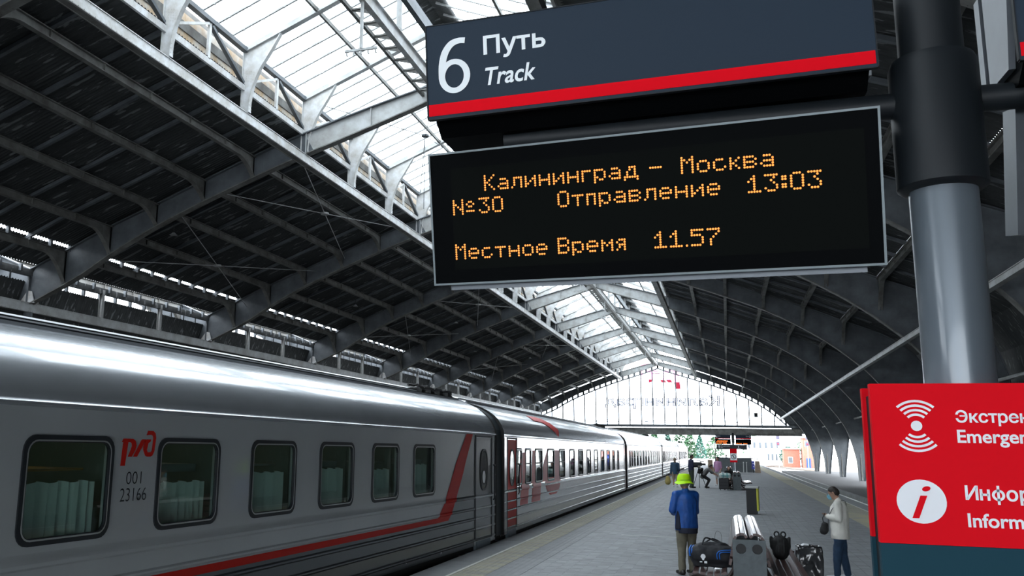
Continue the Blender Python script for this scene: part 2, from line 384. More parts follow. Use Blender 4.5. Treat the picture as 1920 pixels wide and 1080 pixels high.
# narrow battens that leave the light slits at the eaves, cross bars in the slits
b = MB(); 
for k in KS[:-1]:
    y = A(k)
    b.box(XL-.16, XL+.10, y, y+BAY, 9.88, 10.2)
b.build('gutter_board', m_roof, ceiling)
def slit_bars():
    m = MB()
    for j in range(12): m.box(-.05, .12, j*BAY/12-.06, j*BAY/12+.06, 0, .34)
    return m.mesh('slit_bar', m_dark)
sb = slit_bars()
rep('slit_bar', sb, ceiling, [(XC-18.82, A(k), 11.0) for k in KS[:-1]]+[(XL+.12, A(k)+.4, 10.0) for k in KS[:-1]]+[(XL-.35, A(k)+.2, 9.62) for k in KS[:-1]], 60)
# long beams: under the lantern edges, at the supports
def long_beam(w, h, mat, rivets=True):
    m = MB(); m.cur = 1 if rivets else 0; m.box(-w/2, w/2, 0, BAY, -h, -h+.03); m.box(-w/2-.01, -w/2+.029, 0, BAY, -h, -h+.12); m.cur = 0; m.box(-w/2, w/2, 0, BAY, -.03, 0); m.box(-w/2+.03, -w/2+.06, 0, BAY, -h, 0); m.box(w/2-.06, w/2-.03, 0, BAY, -h, 0)
    if rivets:
        for j in range(64):
            y = j*.25+.1
            for z in (-.07, -h+.07): m.add([(w/2-.03,y-.02,z-.02),(w/2-.03,y+.02,z-.02),(w/2-.03,y+.02,z+.02),(w/2-.03,y-.02,z+.02),(w/2-.01,y,z)], [(0,1,4),(1,2,4),(2,3,4),(3,0,4)])
    return m.mesh('edge_beam', [mat, m_purl])
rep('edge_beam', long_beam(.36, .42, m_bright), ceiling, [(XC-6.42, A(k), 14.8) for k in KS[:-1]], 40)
rep('edge_beam', long_beam(.36, .42, m_purl), ceiling, [(XC+6.42, A(k), 14.8) for k in KS[:-1]], 40)  # darker than the left beam: the unlit side is put into the colour
rep('support_beam', long_beam(.40, .48, m_paint), ceiling, [(XL, A(k), 8.56) for k in KS[:-1]], 40)
rep('crane_rail', long_beam(.22, .26, m_paint, False), ceiling, [(8.6, A(k), 7.75) for k in KS[:-1]], 40)
# wedges where the arches sit on the support beam, short posts between
wd = MB()
wd.prism([(-.55,-.02),(.35,-.02),(.15,.55),(-.1,.6)], lambda u, v, w_: (u, w_, v), -.16, -.12); wd.prism([(-.55,-.02),(.35,-.02),(.15,.55),(-.1,.6)], lambda u, v, w_: (u, w_, v), .12, .16)
rep('bearing_plate', wd.mesh('bearing_plate', m_bright), ceiling, [(XL+.1, A(k), 8.56) for k in KS], 40)
po = MB(); po.box(-.11,.11,-.02,.02,0,1.55); po.box(-.11,-.08,-.1,.1,0,1.55); po.box(.08,.11,-.1,.1,0,1.55)
rep('eaves_post', po.mesh('eaves_post', m_paint), ceiling, [(XL, A(k)+BAY*j/3, 8.56) for k in KS[:-1] for j in (1,2)], 60)
cl = MB(); cl.tube([(0,0,-1.1),(0,0,8.1)], .22, 10)
rep('support_column', cl.mesh('support_column', m_dark, True), ceiling, [(XL, A(k), 0) for k in KS], 60)
# ---- lantern
LZ = lambda t: 17.5+(6.42-t)*.407
def lantern_post(s):
    m = MB(); px = 6.42
    inner_c = smooth_line([(4.9, LZ(4.9)-.02),(5.35,17.3),(5.8,16.6),(6.08,15.9),(6.2,15.2),(6.2,14.82)], 3)
    outer_c = [(4.9,LZ(4.9)),(6.0,LZ(6.0)),(6.56,LZ(6.56)),(6.56,16.2),(6.56,15.4),(6.56,14.82)]
    oc = []
    n = len(inner_c)
    L = [0]
    for p, q in zip(outer_c, outer_c[1:]): L.append(L[-1]+math.dist(p, q))
    for i in range(n):
        d = L[-1]*i/(n-1); oc.append((lerp(list(zip(L,[p[0] for p in outer_c])), d), lerp(list(zip(L,[p[1] for p in outer_c])), d)))
    for y in (-.02,.02): m.strip([(s*a, y, z) for a, z in inner_c], [(s*a, y, z) for a, z in oc])
    m.ribbon([(s*a,0,z) for a, z in inner_c], (0,.1,0), .03); m.ribbon([(s*6.56,0,z) for z in (14.8,17.45)], (0,.1,0), .03)
    for i in range(16):
        z = 14.95+i*.16
        for y in (-.07,.07): m.add([(s*6.175,y-.018,z-.018),(s*6.175,y+.018,z-.018),(s*6.175,y+.018,z+.018),(s*6.175,y-.018,z+.018),(s*6.15,y,z)] if z < 15.8 else [(s*6.54,y-.001,z)]*5, [(0,1,4),(1,2,4),(2,3,4),(3,0,4)])
    for i in range(5):
        for j in range(4):
            x, z, y = 6.1+j*.1, 16.1+i*.1+.02*j, -.022
            if 6.0+.25*(i*.1) < x: m.add([(s*x-.014,y,z-.014),(s*x+.014,y,z-.014),(s*x+.014,y,z+.014),(s*x-.014,y,z+.014),(s*x,y-.015,z)], [(0,1,4),(1,2,4),(2,3,4),(3,0,4)])
    return m.mesh('lantern_post', m_bright)
P3 = BAY/3
posts = [A(k)+P3*j for k in KS[:-1] for j in range(3)]+[A(10)]
for s in (-1, 1): rep('lantern_post', lantern_post(s), ceiling, [(XC, y, 0) for y in posts], 60)
def panel_truss(s):
    mats = [m_bright, m_dark, m_paint]
    m = MB(); x = s*6.5
    m.box(x-.05, x+.05, 0, P3, 15.74, 15.98)                       # bottom chord
    for j in range(26):
        y = .1+j*.2
        for z in (15.79, 15.93):
            q = x-s*.05; m.add([(q,y-.014,z-.014),(q,y+.014,z-.014),(q,y+.014,z+.014),(q,y-.014,z+.014),(q-s*.015,y,z)], [(0,1,4),(1,2,4),(2,3,4),(3,0,4)])
    m.beam((x,.12,16.15),(x,P3/2-.1,17.3), .1, .12, (1,0,0)); m.box(x-.05,x+.05,P3/2-.07,P3/2+.07,15.95,17.35)
    m.cur = 1; m.beam((x,P3/2+.1,17.3),(x,P3-.12,16.05), .12, .16, (1,0,0)); m.box(x-.12, x+.12, 0, P3, 17.36, 17.54)
    return m.mesh('lantern_truss', mats)
def lantern_wall(s):
    m = MB(); x = s*6.95
    m.box(x-.02, x+.02, 0, P3, 15.9, 16.62); m.box(x-.05, x+.05, 0, P3, 17.0, 17.3); m.cur = 1; m.box(x-.07, x+.07, 0, P3, 16.62, 16.98); m.box(x-.05,x+.05,0,P3,17.3,17.5)
    m.box(min(s*6.5,s*7.1), max(s*6.5,s*7.1), 0, P3, 15.92, 15.96)
    return m.mesh('lantern_wall', [M('lantern_wall_stained', (.66,.66,.63), .6, var=.5, scale=1.4, col2=(.5,.36,.22), stretch=(1,1,.6)), m_purl])
for s in (-1, 1):
    rep('lantern_truss', panel_truss(s), ceiling, [(XC, y, 0) for y in posts[:-1]], 60)
    rep('lantern_wall', lantern_wall(s), ceiling, [(XC, y, 0) for y in posts[:-1]], 60)
    m = MB(); m.beam((s*6.5,0,LZ(6.5)+.02),(s*.2,0,LZ(.2)+.02), .16, .24); m.beam((s*6.5,0,LZ(6.5)-.1),(s*.2,0,LZ(.2)-.1), .26, .03)
    rep('lantern_rafter', m.mesh('lantern_rafter', m_paint), ceiling, [(XC, y, 0) for y in posts], 60)
    m = MB(); m.beam((s*6.6,0,LZ(6.6)+.16),(s*.4,0,LZ(.4)+.16), .075, .08)
    for i in range(7):
        t = .9+i*.85; m.box(s*t-.03, s*t+.03, -.04, .04, LZ(t)+.1, LZ(t)+.14)
    rep('glazing_bar', m.mesh('glazing_bar', m_paint), ceiling, [(XC, y+P3*j/5, 0) for y in posts[:-1] for j in range(1,5)], 150)
    m = MB(); m.beam((s*3.4,0,LZ(3.4)-.02),(s*3.4,BAY,LZ(3.4)-.02), .1, .16)
    rep('lantern_purlin', m.mesh('lantern_purlin', m_purl), ceiling, [(XC, A(k), 0) for k in KS[:-1]], 30)
    for t0, t1 in ((6.62,3.42),(3.38,.62)):
        m = MB(); g = P3/5-.02
        m.add([(s*t0,.01,LZ(t0)+.17),(s*t1,.01,LZ(t1)+.17),(s*t1,g,LZ(t1)+.17),(s*t0,g,LZ(t0)+.17)], [(0,1,2,3)])
        rep('glass_pane', m.mesh('glass_pane', m_sky), ceiling, [(XC, y+P3*j/5, 0) for y in posts[:-1] for j in range(5)], 72)
# ridge: corrugated cap, box girder with ladder plates
rep('ridge_cap', sheet_mesh(.0, .95, 1, LZ(0)+.25, LZ(.95)+.25, None, .02), ceiling, [(XC, A(k), 0) for k in KS[:-1]], 30)
rep('ridge_cap', sheet_mesh(.0, .62, -1, LZ(0)+.25, LZ(.62)+.25, None, .02), ceiling, [(XC, A(k), 0) for k in KS[:-1]], 30)
m = MB(); m.box(-.1,.12,0,BAY,16.80,17.25); m.box(-.2,.2,0,BAY,17.22,17.26)
rep('ridge_girder', m.mesh('ridge_girder', m_bright), ceiling, [(XC, A(k), 0) for k in KS[:-1]], 30)
m = MB(); m.box(-.86,-.74,0,BAY,16.95,17.1)
for j in range(15):
    y = j*1.0667+.5; m.box(-.8,-.1,y-.06,y+.06,17.0,17.06); m.prism([(-.1,17.2),(-.1,16.8),(-.75,16.98)], lambda u,v,w_: (u,w_,v), y-.012, y+.012)
rep('ridge_ladder', m.mesh('ridge_ladder', m_purl), ceiling, [(XC, A(k), 0) for k in KS[:-1]], 30)
m = MB(); m.box(-.1,.1,-.05,.05,17.25,LZ(0)+.1)
rep('ridge_post', m.mesh('ridge_post', m_paint), ceiling, [(XC, y, 0) for y in posts], 60)
m = MB(); m.box(.95,1.15,0,BAY,17.3,17.6); m.box(.95,1.0,0,BAY,17.3,18.0)
rep('walkway', m.mesh('walkway', m_dark), ceiling, [(XC, A(k), 0) for k in KS[:-1]], 30)
# bracing rods with round plates
def braces(k, xs, z):
    (t0, t1) = xs; y0, y1 = A(k)+.3, A(k+1)-.3; ym = (y0+y1)/2; tm = (t0+t1)/2
    zc = (lerp(INNER, tm)+outer(tm))/2-.05
    b_ = MB(); c = (XC-tm, ym, zc)
    for t in (t0, t1):
        for y in (y0, y1): b_.tube([c, (XC-t, y, (lerp(INNER, t)+outer(t))/2)], .022, 5)
    b_.tube([(c[0],c[1],c[2]-.05),(c[0],c[1],c[2]+.05)], .22, 10)
    b_.build('bracing_rods', m_paint, ceiling)
for k in (2, 4, 6):
    braces(k, (6.9, 11.2), 0); braces(k, (13.1, 17.9), 0)
b_ = MB(); c = (XC-3.4, A(2)+8, 18.2)
for x, z in ((6.3,17.4),(.4,16.9)):
    for y in (A(2)+.2, A(3)-.2): b_.tube([c, (XC-x, y, z)], .02, 5)
b_.tube([(c[0],c[1],c[2]-.05),(c[0],c[1],c[2]+.05)], .2, 10); b_.tube([c, (c[0], c[1], 14.2)], .02, 5)
b_.build('bracing_rods', m_dark, ceiling)
# insulator racks hanging from the ridge at mid-bay
rk = MB(); rk.box(-.04,.04,-.06,.06,15.1,16.8); rk.box(-.58,.58,-.035,.035,15.02,15.1)
for i in range(5):
    x = -.52+i*.26; rk.tube([(x,0,15.03),(x,0,14.93),(x+.03,0,14.88)], .03, 6)
rep('cable_rack', rk.mesh('cable_rack', m_paint), ceiling, [(XC, A(k)+7.1, 0) for k in KS[1:-1]], 30)
# ---- right-hand side: dark wall above the column openings, struts between columns
wr = struct('wall_right', 'dark upper side wall of the hall above the leaning columns, near part closed to block light')
m = MB()
prof = [(20.55,10.45),(22.2,9.7),(23.6,8.7),(24.45,7.2),(24.72,5.6),(24.75,4.0)]
for (t0,z0),(t1,z1) in zip(prof, prof[1:]):
    m.add([(XC+t0,A(-2),z0),(XC+t0,A(10),z0),(XC+t1,A(10),z1),(XC+t1,A(-2),z1)], [(0,1,2,3)])
m.box(XC+24.5, XC+24.8, A(-2), A(10), 3.75, 4.1)
m.box(XC+24.85, XC+24.95, A(-2), 84, -1.1, 4.0)  # unseen near wall down to the ground, added to keep light off the train
m.build('cladding_and_light_block', m_roof, wr)
m = MB(); m.tube([(0,.2,0),(0,BAY-.2,0)], .09, 8); rep('strut', m.mesh('strut', m_paint, True), wr, [(12.1, A(k), 5.5) for k in KS[:-1]], 30)
m = MB(); m.ribbon(smooth_line([(0,1.2,3.9),(0,.5,3.2),(0,.25,1.5),(0,.2,-.5)],3), (.05,0,0), .05)
rep('column_rib', m.mesh('column_rib', m_purl), wr, [(12.45, A(k)-.3, 0) for k in KS[1:-1]], 30)
# ---- far gable
gw = struct('wall_far', 'glazed gable end above a long steel girder with white daylight behind')
YG = A(10)
rimL = smooth_line([(t, z-.58) for t, z in INNER], 3)
rimR = smooth_line([(t, z-.58) for t, z in INR[:11]], 3)
for s, rim, inn in ((-1, rimL, smooth_line(INNER, 3)), (1, rimR, smooth_line(INR[:11], 3))):
    m = MB().ribbon([(XC+s*t, YG, z) for t, z in rim], (0,.12,0), .2); m.build('gable_rim', m_dark, gw)
    d = 0; last = rim[0]; L = [0]
    for p, q in zip(rim, rim[1:]): L.append(L[-1]+math.dist(p, q))
    m = MB(); n = int(L[-1]/1.05)
    for i in range(n+1):
        x = L[-1]*i/n; t = lerp(list(zip(L,[p[0] for p in rim])), x); z = lerp(list(zip(L,[p[1] for p in rim])), x)
        m.box(XC+s*t-.16, XC+s*t+.16, YG-.06, YG+.06, z-.02, z+.62)
    m.build('rim_spacers', m_dark, gw)
inner_z = lambda x: (lerp(rimL, XC-x) if x < XC else lerp(rimR, x-XC))
mx = [XC-.98-1.98*i for i in range(11)][::-1]+[XC+.99+1.98*i for i in range(11)]
MX = [x for x in mx if (x < XC and inner_z(x) > 7.2 and XC-x < 20.6) or (x >= XC and inner_z(x) > 6.8)]
for x in MX:
    m = MB(); m.box(x-.09, x+.09, YG-.12, YG+.12, 6.4, inner_z(x)); m.build('mullion', m_dark, gw)
edges = [XC-20.6]+MX+[XC+20.6]
for a, b in zip(edges, edges[1:]):
    za, zb = inner_z(a), inner_z(b); zm = [(b, 6.4),(b, zb),(a, za),(a, 6.4)]
    if a < XC < b: zm = [(b, 6.4),(b, zb),(XC, inner_z(XC)),(a, za),(a, 6.4)]
    m = MB(); m.prism(zm, lambda u, v, w_: (u, w_, v), YG-.01, YG+.01); m.build('glass_pane', m_gable, gw)
m = MB(); m.box(XC-.98,XC+1.0,YG-.06,YG+.06,15.35,15.45); m.build('top_rail', m_dark, gw)
m = MB(); m.box(XC-23, 11.9, YG-.25, YG+.25, 6.12, 6.55); m.build('upper_girder', m_dark, gw)
m = MB(); m.box(XC-23, 11.9, YG-.05, YG+.05, 4.85, 5.95); m.box(XC-23, 11.9, YG-.25, YG+.25, 4.8, 4.88); m.box(XC-23, 11.9, YG-.25, YG+.25, 5.9, 5.98)
for i in range(34): m.box(XC-22.5+i, XC-22.44+i, YG-.2, YG+.2, 4.85, 6.15)
m.build('lower_girder', m_purl, gw)
m = MB(); pts = [(XC-20+i*1.98*.5, YG-.3, 7.15+.12*math.sin(i*1.3)+(.14 if i%4 == 0 else 0)) for i in range(42)]; m.tube(pts, .05, 5); m.build('cable', m_black, gw)
m = MB(); m.box(4.5,5.1,YG-.5,YG-.2,7.9,8.6); m.build('switch_box', m_black, gw)
m = MB(); m.box(XC-20, XC+14, YG-.1, YG+.1, 6.95, 7.0); m.build('hand_rail', m_dark, gw)
# sign on the outside of the gable, read from behind
m_let = M('sign_letter_grey', (.5,.48,.56), .5)
MB().box(-20.8,-.6,YG+.55,YG+.62,9.27,9.30).box(-20.8,-.6,YG+.55,YG+.62,11.3,11.33).build('letter_rails', m_dark, gw)
m = MB()
for x in (-19.5,-13.6,-7.7,-1.8): m.box(x-.04,x+.04,YG+.1,YG+.75,9.27,9.33); m.box(x-.04,x+.04,YG+.1,YG+.8,12.7,12.8)
m.build('letter_brackets', m_dark, gw)
lt = thing('station_name_sign', 'reversed outline lettering of the station name behind the gable glass', 'sign', (0,0,0))
fit_text('Калининград', m_let, lt, (-.9, YG+.7, 9.3), (-1,0,0), (0,0,1), 0, 0, 19.6, 2.35, name='lettering', outline=.032)
LOGO = [[(325,240),(400,240),(372,465),(308,465)],[(305,245),(325,212),(402,212),(402,246)],
        [(400,212),(465,212),(505,232),(522,275),(510,318),(462,382),(405,382),(440,318),(455,280),(448,255),(430,246),(400,246)],
        [(482,382),(588,228),(605,215),(662,215),(540,382)],
        [(625,285),(655,225),(672,215),(738,215),(727,240),(700,250),(682,318),(695,340),(665,372),(630,320)],
        [(665,372),(695,340),(745,338),(762,322),(800,330),(775,370),(745,382),(690,382)],
        [(762,322),(772,200),(760,178),(735,170),(665,175),(685,132),(765,132),(800,155),(815,200),(800,330)]]
def logo(parent, mat_, org, ux, uz, wd, name='logo', th=.004):
    s_ = wd/510; m = MB(); ux, uz, org = Vector(ux), Vector(uz), Vector(org); nn = ux.cross(uz)
    for i, pl in enumerate(LOGO): m.prism([((x-305)*s_, (465-y)*s_) for x, y in pl], lambda u, v, w_: org+ux*u+uz*v+nn*w_, 0, th+.0003*i)
    return m.build(name, mat_, parent)
m_lr = glass('sign_red_translucent', (.66,.40,.49), 1.05)
lg = logo(None, m_lr, (-7.3, YG+.75, 12.75), (-1,0,0), (0,0,1), 7.0, 'railway_logo_sign', .1)
m_sr_ = M('sign_letter_red', (.6,.02,.06), .5, emit=.5)
s_ = 7.0/510
for pl in ([(319,380),(386,380),(372,465),(308,465)], [(430,350),(488,350),(462,382),(405,382)], [(500,352),(562,352),(540,382),(482,382)], [(640,345),(700,345),(700,382),(665,372)]):
    MB().prism([((x-305)*s_, (465-y)*s_) for x, y in pl], lambda u, v, w_: (-7.3-u, YG+.7-w_, 12.75+v), 0, .02).build('red_panel', m_sr_, lg)
tag(lg, 'reversed red railway logo behind the top of the gable glass', 'sign')
# ================================================================ FLOOR, TRACKS, PLATFORMS
m_conc = M('concrete_edge', (.26,.272,.285), .75, var=.25, scale=1.5, bump=.25, bscale=30, island=.14)
m_pave = M('paving_block', (.23,.242,.256), .62, var=.2, scale=2.0, bump=.2, bscale=60, island=.16)
m_tact = M('tactile_block_worn_yellow', (.44,.39,.22), .7, var=.35, scale=1.1, col2=(.27,.27,.25), bump=.2, bscale=50, island=.1)
m_line = M('white_line_paint', (.62,.62,.58), .6, var=.25, scale=6)
m_bed = M('ballast', (.07,.068,.066), .95, var=.5, scale=6, bump=1., bscale=14)
m_asph = M('dark_asphalt', (.06,.062,.065), .85, var=.5, scale=.35, bump=.3, bscale=30, col2=(.05,.05,.052))
m_grav = M('pale_gravel', (.42,.42,.40), .9, var=.3, scale=.8, bump=.5, bscale=8)
m_rail = M('rail_steel', (.28,.22,.18), .4, .7)
fl = struct('floor', 'grey paved island platform with worn yellow tactile strips')
XA, XB, YA, YB = -4.84, 5.33, -12, 172
m = MB(); m.box(XA+.05, XB-.05, YA, YB, -1.05, -.005); m.build('platform_base', m_pave, fl)
sl = MB().box(.004,.496,.004,.996,-.14,0).mesh('edge_slab', m_conc)
rep('edge_slab', MB().box(.004,.516,.004,1.996,-.16,0).mesh('edge_slab', m_conc), fl, [(XA, y, 0) for y in range(YA, YB, 2)], 90)
rep('edge_slab', MB().box(.004,.616,.004,1.996,-.16,0).mesh('edge_slab', m_conc), fl, [(XB-.62, y, 0) for y in range(YA, YB, 2)], 90)
MB().box(-4.32,-4.265,YA,YB,-.02,.001).build('white_line', m_line, fl)
MB().box(4.66,4.71,YA,YB,-.02,.001).build('white_line', m_line, fl)
MB().box(XB-.10,XB+.01,YA,YB,-.03,.004).build('lit_edge_strip', M('edge_light_white', (.9,.9,.9), .3), fl)  # white strip paints in the light caught by the platform edge
tb = MB(); tb.box(.004,.496,.004,.496,-.03,-.001)
for i in range(5):
    for j in range(5):
        x, y = .05+i*.1, .05+j*.1; r = .028
        tb.add([(x-r,y-r,-.001),(x+r,y-r,-.001),(x+r,y+r,-.001),(x-r,y+r,-.001),(x-.012,y-.012,.005),(x+.012,y-.012,.005),(x+.012,y+.012,.005),(x-.012,y+.012,.005)], [(0,1,5,4),(1,2,6,5),(2,3,7,6),(3,0,4,7),(4,5,6,7)])
tbm = tb.mesh('tactile_slab', m_tact)
locs = [(-4.26, y*.5, 0) for y in range(22, 130)]+[(4.15, y*.5, 0) for y in range(70, 150)]+[(3.64, y*.5, 0) for y in range(70, 150)]
rep('tactile_slab', tbm, fl, locs, 290)
MB().box(-4.26,-3.75,65,YB,-.02,0).box(-4.26,-3.75,YA,11,-.02,0).box(3.64,4.66,75,YB,-.02,0).box(3.64,4.66,YA,35,-.02,0).build('tactile_strip', m_tact, fl)
tg = MB(); tg.box(.004,.496,.004,.496,-.03,-.001)
for i in range(5):
    for j in range(5):
        x, y = .05+i*.1, .05+j*.1; r = .022
        tg.add([(x-r,y-r,-.001),(x+r,y-r,-.001),(x+r,y+r,-.001),(x-r,y+r,-.001),(x,y,.004)], [(0,1,4),(1,2,4),(2,3,4),(3,0,4)])
rep('studded_slab', tg.mesh('studded_slab', m_pave), fl, [(-3.75, y*.5, 0) for y in range(24, 130)], 140)
pb = MB().box(.0025,.1975,.0025,.1975,-.03,0).mesh('paving_block', m_pave)
loc = [(-3.24+.2*i, 12+.2*j, 0) for j in range(230) for i in range(34)]
loc.sort(key=lambda p: (p[1], abs(p[0]+.5)))
for p in loc[:290]: place('paving_block', pb, fl, p)
V = []; F = []
for p in loc[290:]:
    x, y, q = p[0]+.0025, p[1]+.0025, len(V); h = .0012*random.random()
    V += [(x,y,h),(x+.195,y,h),(x+.195,y+.195,h),(x,y+.195,h),(x,y,-.006),(x+.195,y,-.006),(x+.195,y+.195,-.006),(x,y+.195,-.006)]
    F += [(q,q+1,q+2,q+3),(q+4,q+5,q+1,q),(q+7,q+4,q,q+3),(q+6,q+7,q+3,q+2)]
me = bpy.data.meshes.new('paving_blocks'); me.from_pydata(V, [], F); me.materials.append(m_pave); place('paving_blocks', me, fl)['kind'] = 'stuff'
# painted marks on the paving
mk = MB(); mk.box(-2.5,-1.2,22.6,22.68,0,.003); mk.box(.55,1.7,34.6,34.7,0,.003); mk.box(.75,1.8,86,86.35,0,.003)
mk.build('chalk_marks', M('chalk', (.5,.5,.5), .8), fl)
m = MB(); m.box(-70, 70, -40, 420, -1.2, -1.12); g = m.build('ground', m_grav); g['kind'] = 'structure'; g['label'] = 'pale gravel ground outside the hall'
m = MB(); m.box(-60, XB+2.6, -40, 168, -1.12, -1.10); g = m.build('track_bed', m_bed); g['kind'] = 'structure'
def rails(nm, label, pts):
    t = thing(nm, label, 'rails')
    for o_ in (-.76, .76):
        P = []
        for i, p in enumerate(pts):
            a, b_ = Vector(pts[max(i-1,0)]), Vector(pts[min(i+1,len(pts)-1)]); d = (b_-a).normalized(); P.append(Vector(p)+Vector((d.y,-d.x,0))*o_)
        MB().ribbon(P, (.035,0,0), .16).build('rail', m_rail, t)
    m_ = MB(); acc = 0
    for a, b_ in zip(pts, pts[1:]):
        L = math.dist(a, b_); n = max(1, int(L/.9)); d = (Vector(b_)-Vector(a)).normalized(); s_ = Vector((d.y,-d.x,0))
        for i in range(n): c = Vector(a).lerp(Vector(b_), i/n)+Vector((0,0,-.1)); m_.beam(c-s_*1.3, c+s_*1.3, .24, .14)
    m_.build('sleepers', M('sleeper', (.12,.11,.1), .9), t)['kind'] = 'stuff'
rails('railway_track', 'rails beside the platform curving left beyond the hall end', [(6.5, y, -.98) for y in range(-10, 150, 8)]+[(6.3,155,-.98),(5.5,175,-.98),(5.2,195,-.98),(7,215,-.98),(11,230,-.98),(17,243,-.98),(26,255,-.98)])
rails('railway_track', 'rails crossing the bright gravel behind the right-hand columns', [(28,120,-.98),(19,150,-.98),(14,185,-.98),(11,215,-.98),(10,250,-.98)])
rails('railway_track', 'rails under the standing grey train', [(-6.5-.0006*max(0,20-y)**2, y, -.98) for y in range(-20, 170, 6)])
# right-hand low platform with a stone face
fr = struct('platform_right', 'dark asphalt side platform under the leaning columns')
MB().box(7.95,19.5,-30,150,-1.1,-.59).build('asphalt', m_asph, fr)
me = MB().box(.006,.25,.008,.992,-.5,-.004).mesh('face_stone', M('pale_face_stone', (.30,.31,.31), .8, var=.4, scale=5, bump=.6, bscale=12, island=.25))
rep('face_stone', me, fr, [(7.72, y, -.59) for y in range(-2, 150)], 150)
# ================================================================ THE TRAIN
m_cg = M('train_paint_grey', (.50,.53,.55), .3, .1, var=.08, scale=.7, coat=.6, bump=.02, bscale=3)
m_croof = M('train_roof_grey', (.52,.55,.59), .25, .5, var=.1, scale=.8, coat=.7, bump=.035, bscale=2.5)
m_cdk = M('train_paint_dark_grey', (.06,.07,.08), .3, .3, coat=.6)
m_cst = M('train_side_stainless', (.56,.57,.58), .2, .85, bump=.03, bscale=2.)
m_red = M('train_red', (.58,.016,.010), .5, spec=.12)
m_redl = M('livery_red_faded', (.60,.022,.02), .4, spec=.25)
m_rub = M('window_rubber', (.012,.016,.022), .5)
m_trim = M('window_trim', (.6,.62,.6), .3, .8)
m_und = M('underframe', (.018,.018,.018), .8)
m_curt = M('curtain', (.75,.82,.8), .9); m_int = M('train_interior', (.2,.24,.22), .7)
m_amb = M('berth_wood', (.28,.17,.04), .6)
PROF = [(0,.05),(0,.13),(.014,.15),(.014,.17),(0,.19),(0,.35),(.014,.37),(.014,.39),(0,.41),(0,.55),(.014,.57),(.014,.59),(0,.61),(0,.75),(.014,.77),(.014,.79),(0,.81),(0,.97),(.022,.99),(.022,1.02),(.004,1.05),(0,1.1)]
ROOFP = [(0,2.27),(.02,2.29),(.02,2.31),(-.005,2.33)]+smooth_line([(-.01,2.34),(-.05,2.5),(-.17,2.68),(-.38,2.85),(-.62,2.965),(-.86,3.04)], 3)+[(-.87,3.075),(-.9,3.075),(-.91,3.055),(-1.05,3.115),(-1.06,3.14),(-1.09,3.14),(-1.10,3.13),(-1.3,3.21),(-1.55,3.26)]
ZW0, ZW1 = 1.2, 2.0
def side_mesh(wins, L, zb, zt, mat, dark_from=None):
    m = MB(); ys = [0, -L]
    m.strip([(x, 0, z) for x, z in PROF], [(x, -L, z) for x, z in PROF])
    cuts = [(0,)]
    cur = 0.
    for a, b in sorted(wins, reverse=True):       # a > b, going from the far end to the near end
        m.add([(0,cur,1.1),(0,cur,2.27),(0,a,2.27),(0,a,1.1)], [(0,1,2,3)])
        m.add([(0,a,1.1),(0,a,zb),(0,b,zb),(0,b,1.1),(0,a,zt),(0,a,2.27),(0,b,2.27),(0,b,zt)], [(0,1,2,3),(4,5,6,7)])
        m.add([(0,a,zb),(0,a,zt),(0,b,zt),(0,b,zb),(-.06,a,zb),(-.06,a,zt),(-.06,b,zt),(-.06,b,zb)], [(0,1,5,4),(1,2,6,5),(2,3,7,6),(3,0,4,7)])
        cur = b
    m.add([(0,cur,1.1),(0,cur,2.27),(0,-L,2.27),(0,-L,1.1)], [(0,1,2,3)])
    return m.mesh('side_wall', mat, 30)
def window(parent, ya, yb, zb, zt, r=.1, split=False):
    w_ = ya-yb
    o = rrect(yb-.045, ya+.045, zb-.045, zt+.045, r+.03); i_ = rrect(yb+.015, ya-.015, zb+.015, zt-.015, r-.01)
    m = MB(); n = len(o)
    V = [(.0,y,z) for y, z in o]+[(.014,y,z) for y, z in o]+[(.014,y,z) for y, z in i_]+[(-.02,y,z) for y, z in i_]
    m.add(V, [(k*n+j, k*n+(j+1)%n, (k+1)*n+(j+1)%n, (k+1)*n+j) for k in range(3) for j in range(n)])
    f = m.build('window_frame', m_rub, parent)
    a = rrect(yb-.006, ya+.006, zb-.006, zt+.006, r+.01); b = rrect(yb+.008, ya-.008, zb+.008, zt-.008, r-.004)
    m = MB(); m.add([(.017,y,z) for y, z in a]+[(.017,y,z) for y, z in b], [(j,(j+1)%n,n+(j+1)%n,n+j) for j in range(n)])
    m.build('window_trim', m_trim, f)
    m = MB(); m.prism(i_, lambda u, v, w_: (w_, u, v), -.012, -.006); m.build('window_glass', m_carglass, f)
    if split: m = MB(); m.box(-.005,.012,yb,ya,zb+.58*(zt-zb)-.015,zb+.58*(zt-zb)+.015); m.build('window_bar', m_rub, f)
    return f
def curtain(parent, ya, yb, zb, zt, cover):
    m = MB(); n = 24; top = zb+(zt-zb)*cover
    P = [(-.16+.022*math.sin(j*2.1)+.012*math.sin(j*5.3), yb+(ya-yb)*j/n) for j in range(n+1)]
    m.strip([(x,y,zb-.05) for x, y in P], [(x,y,top+.01*math.sin(j)) for j, (x, y) in enumerate(P)]); return m.build('curtain', m_curt, parent)
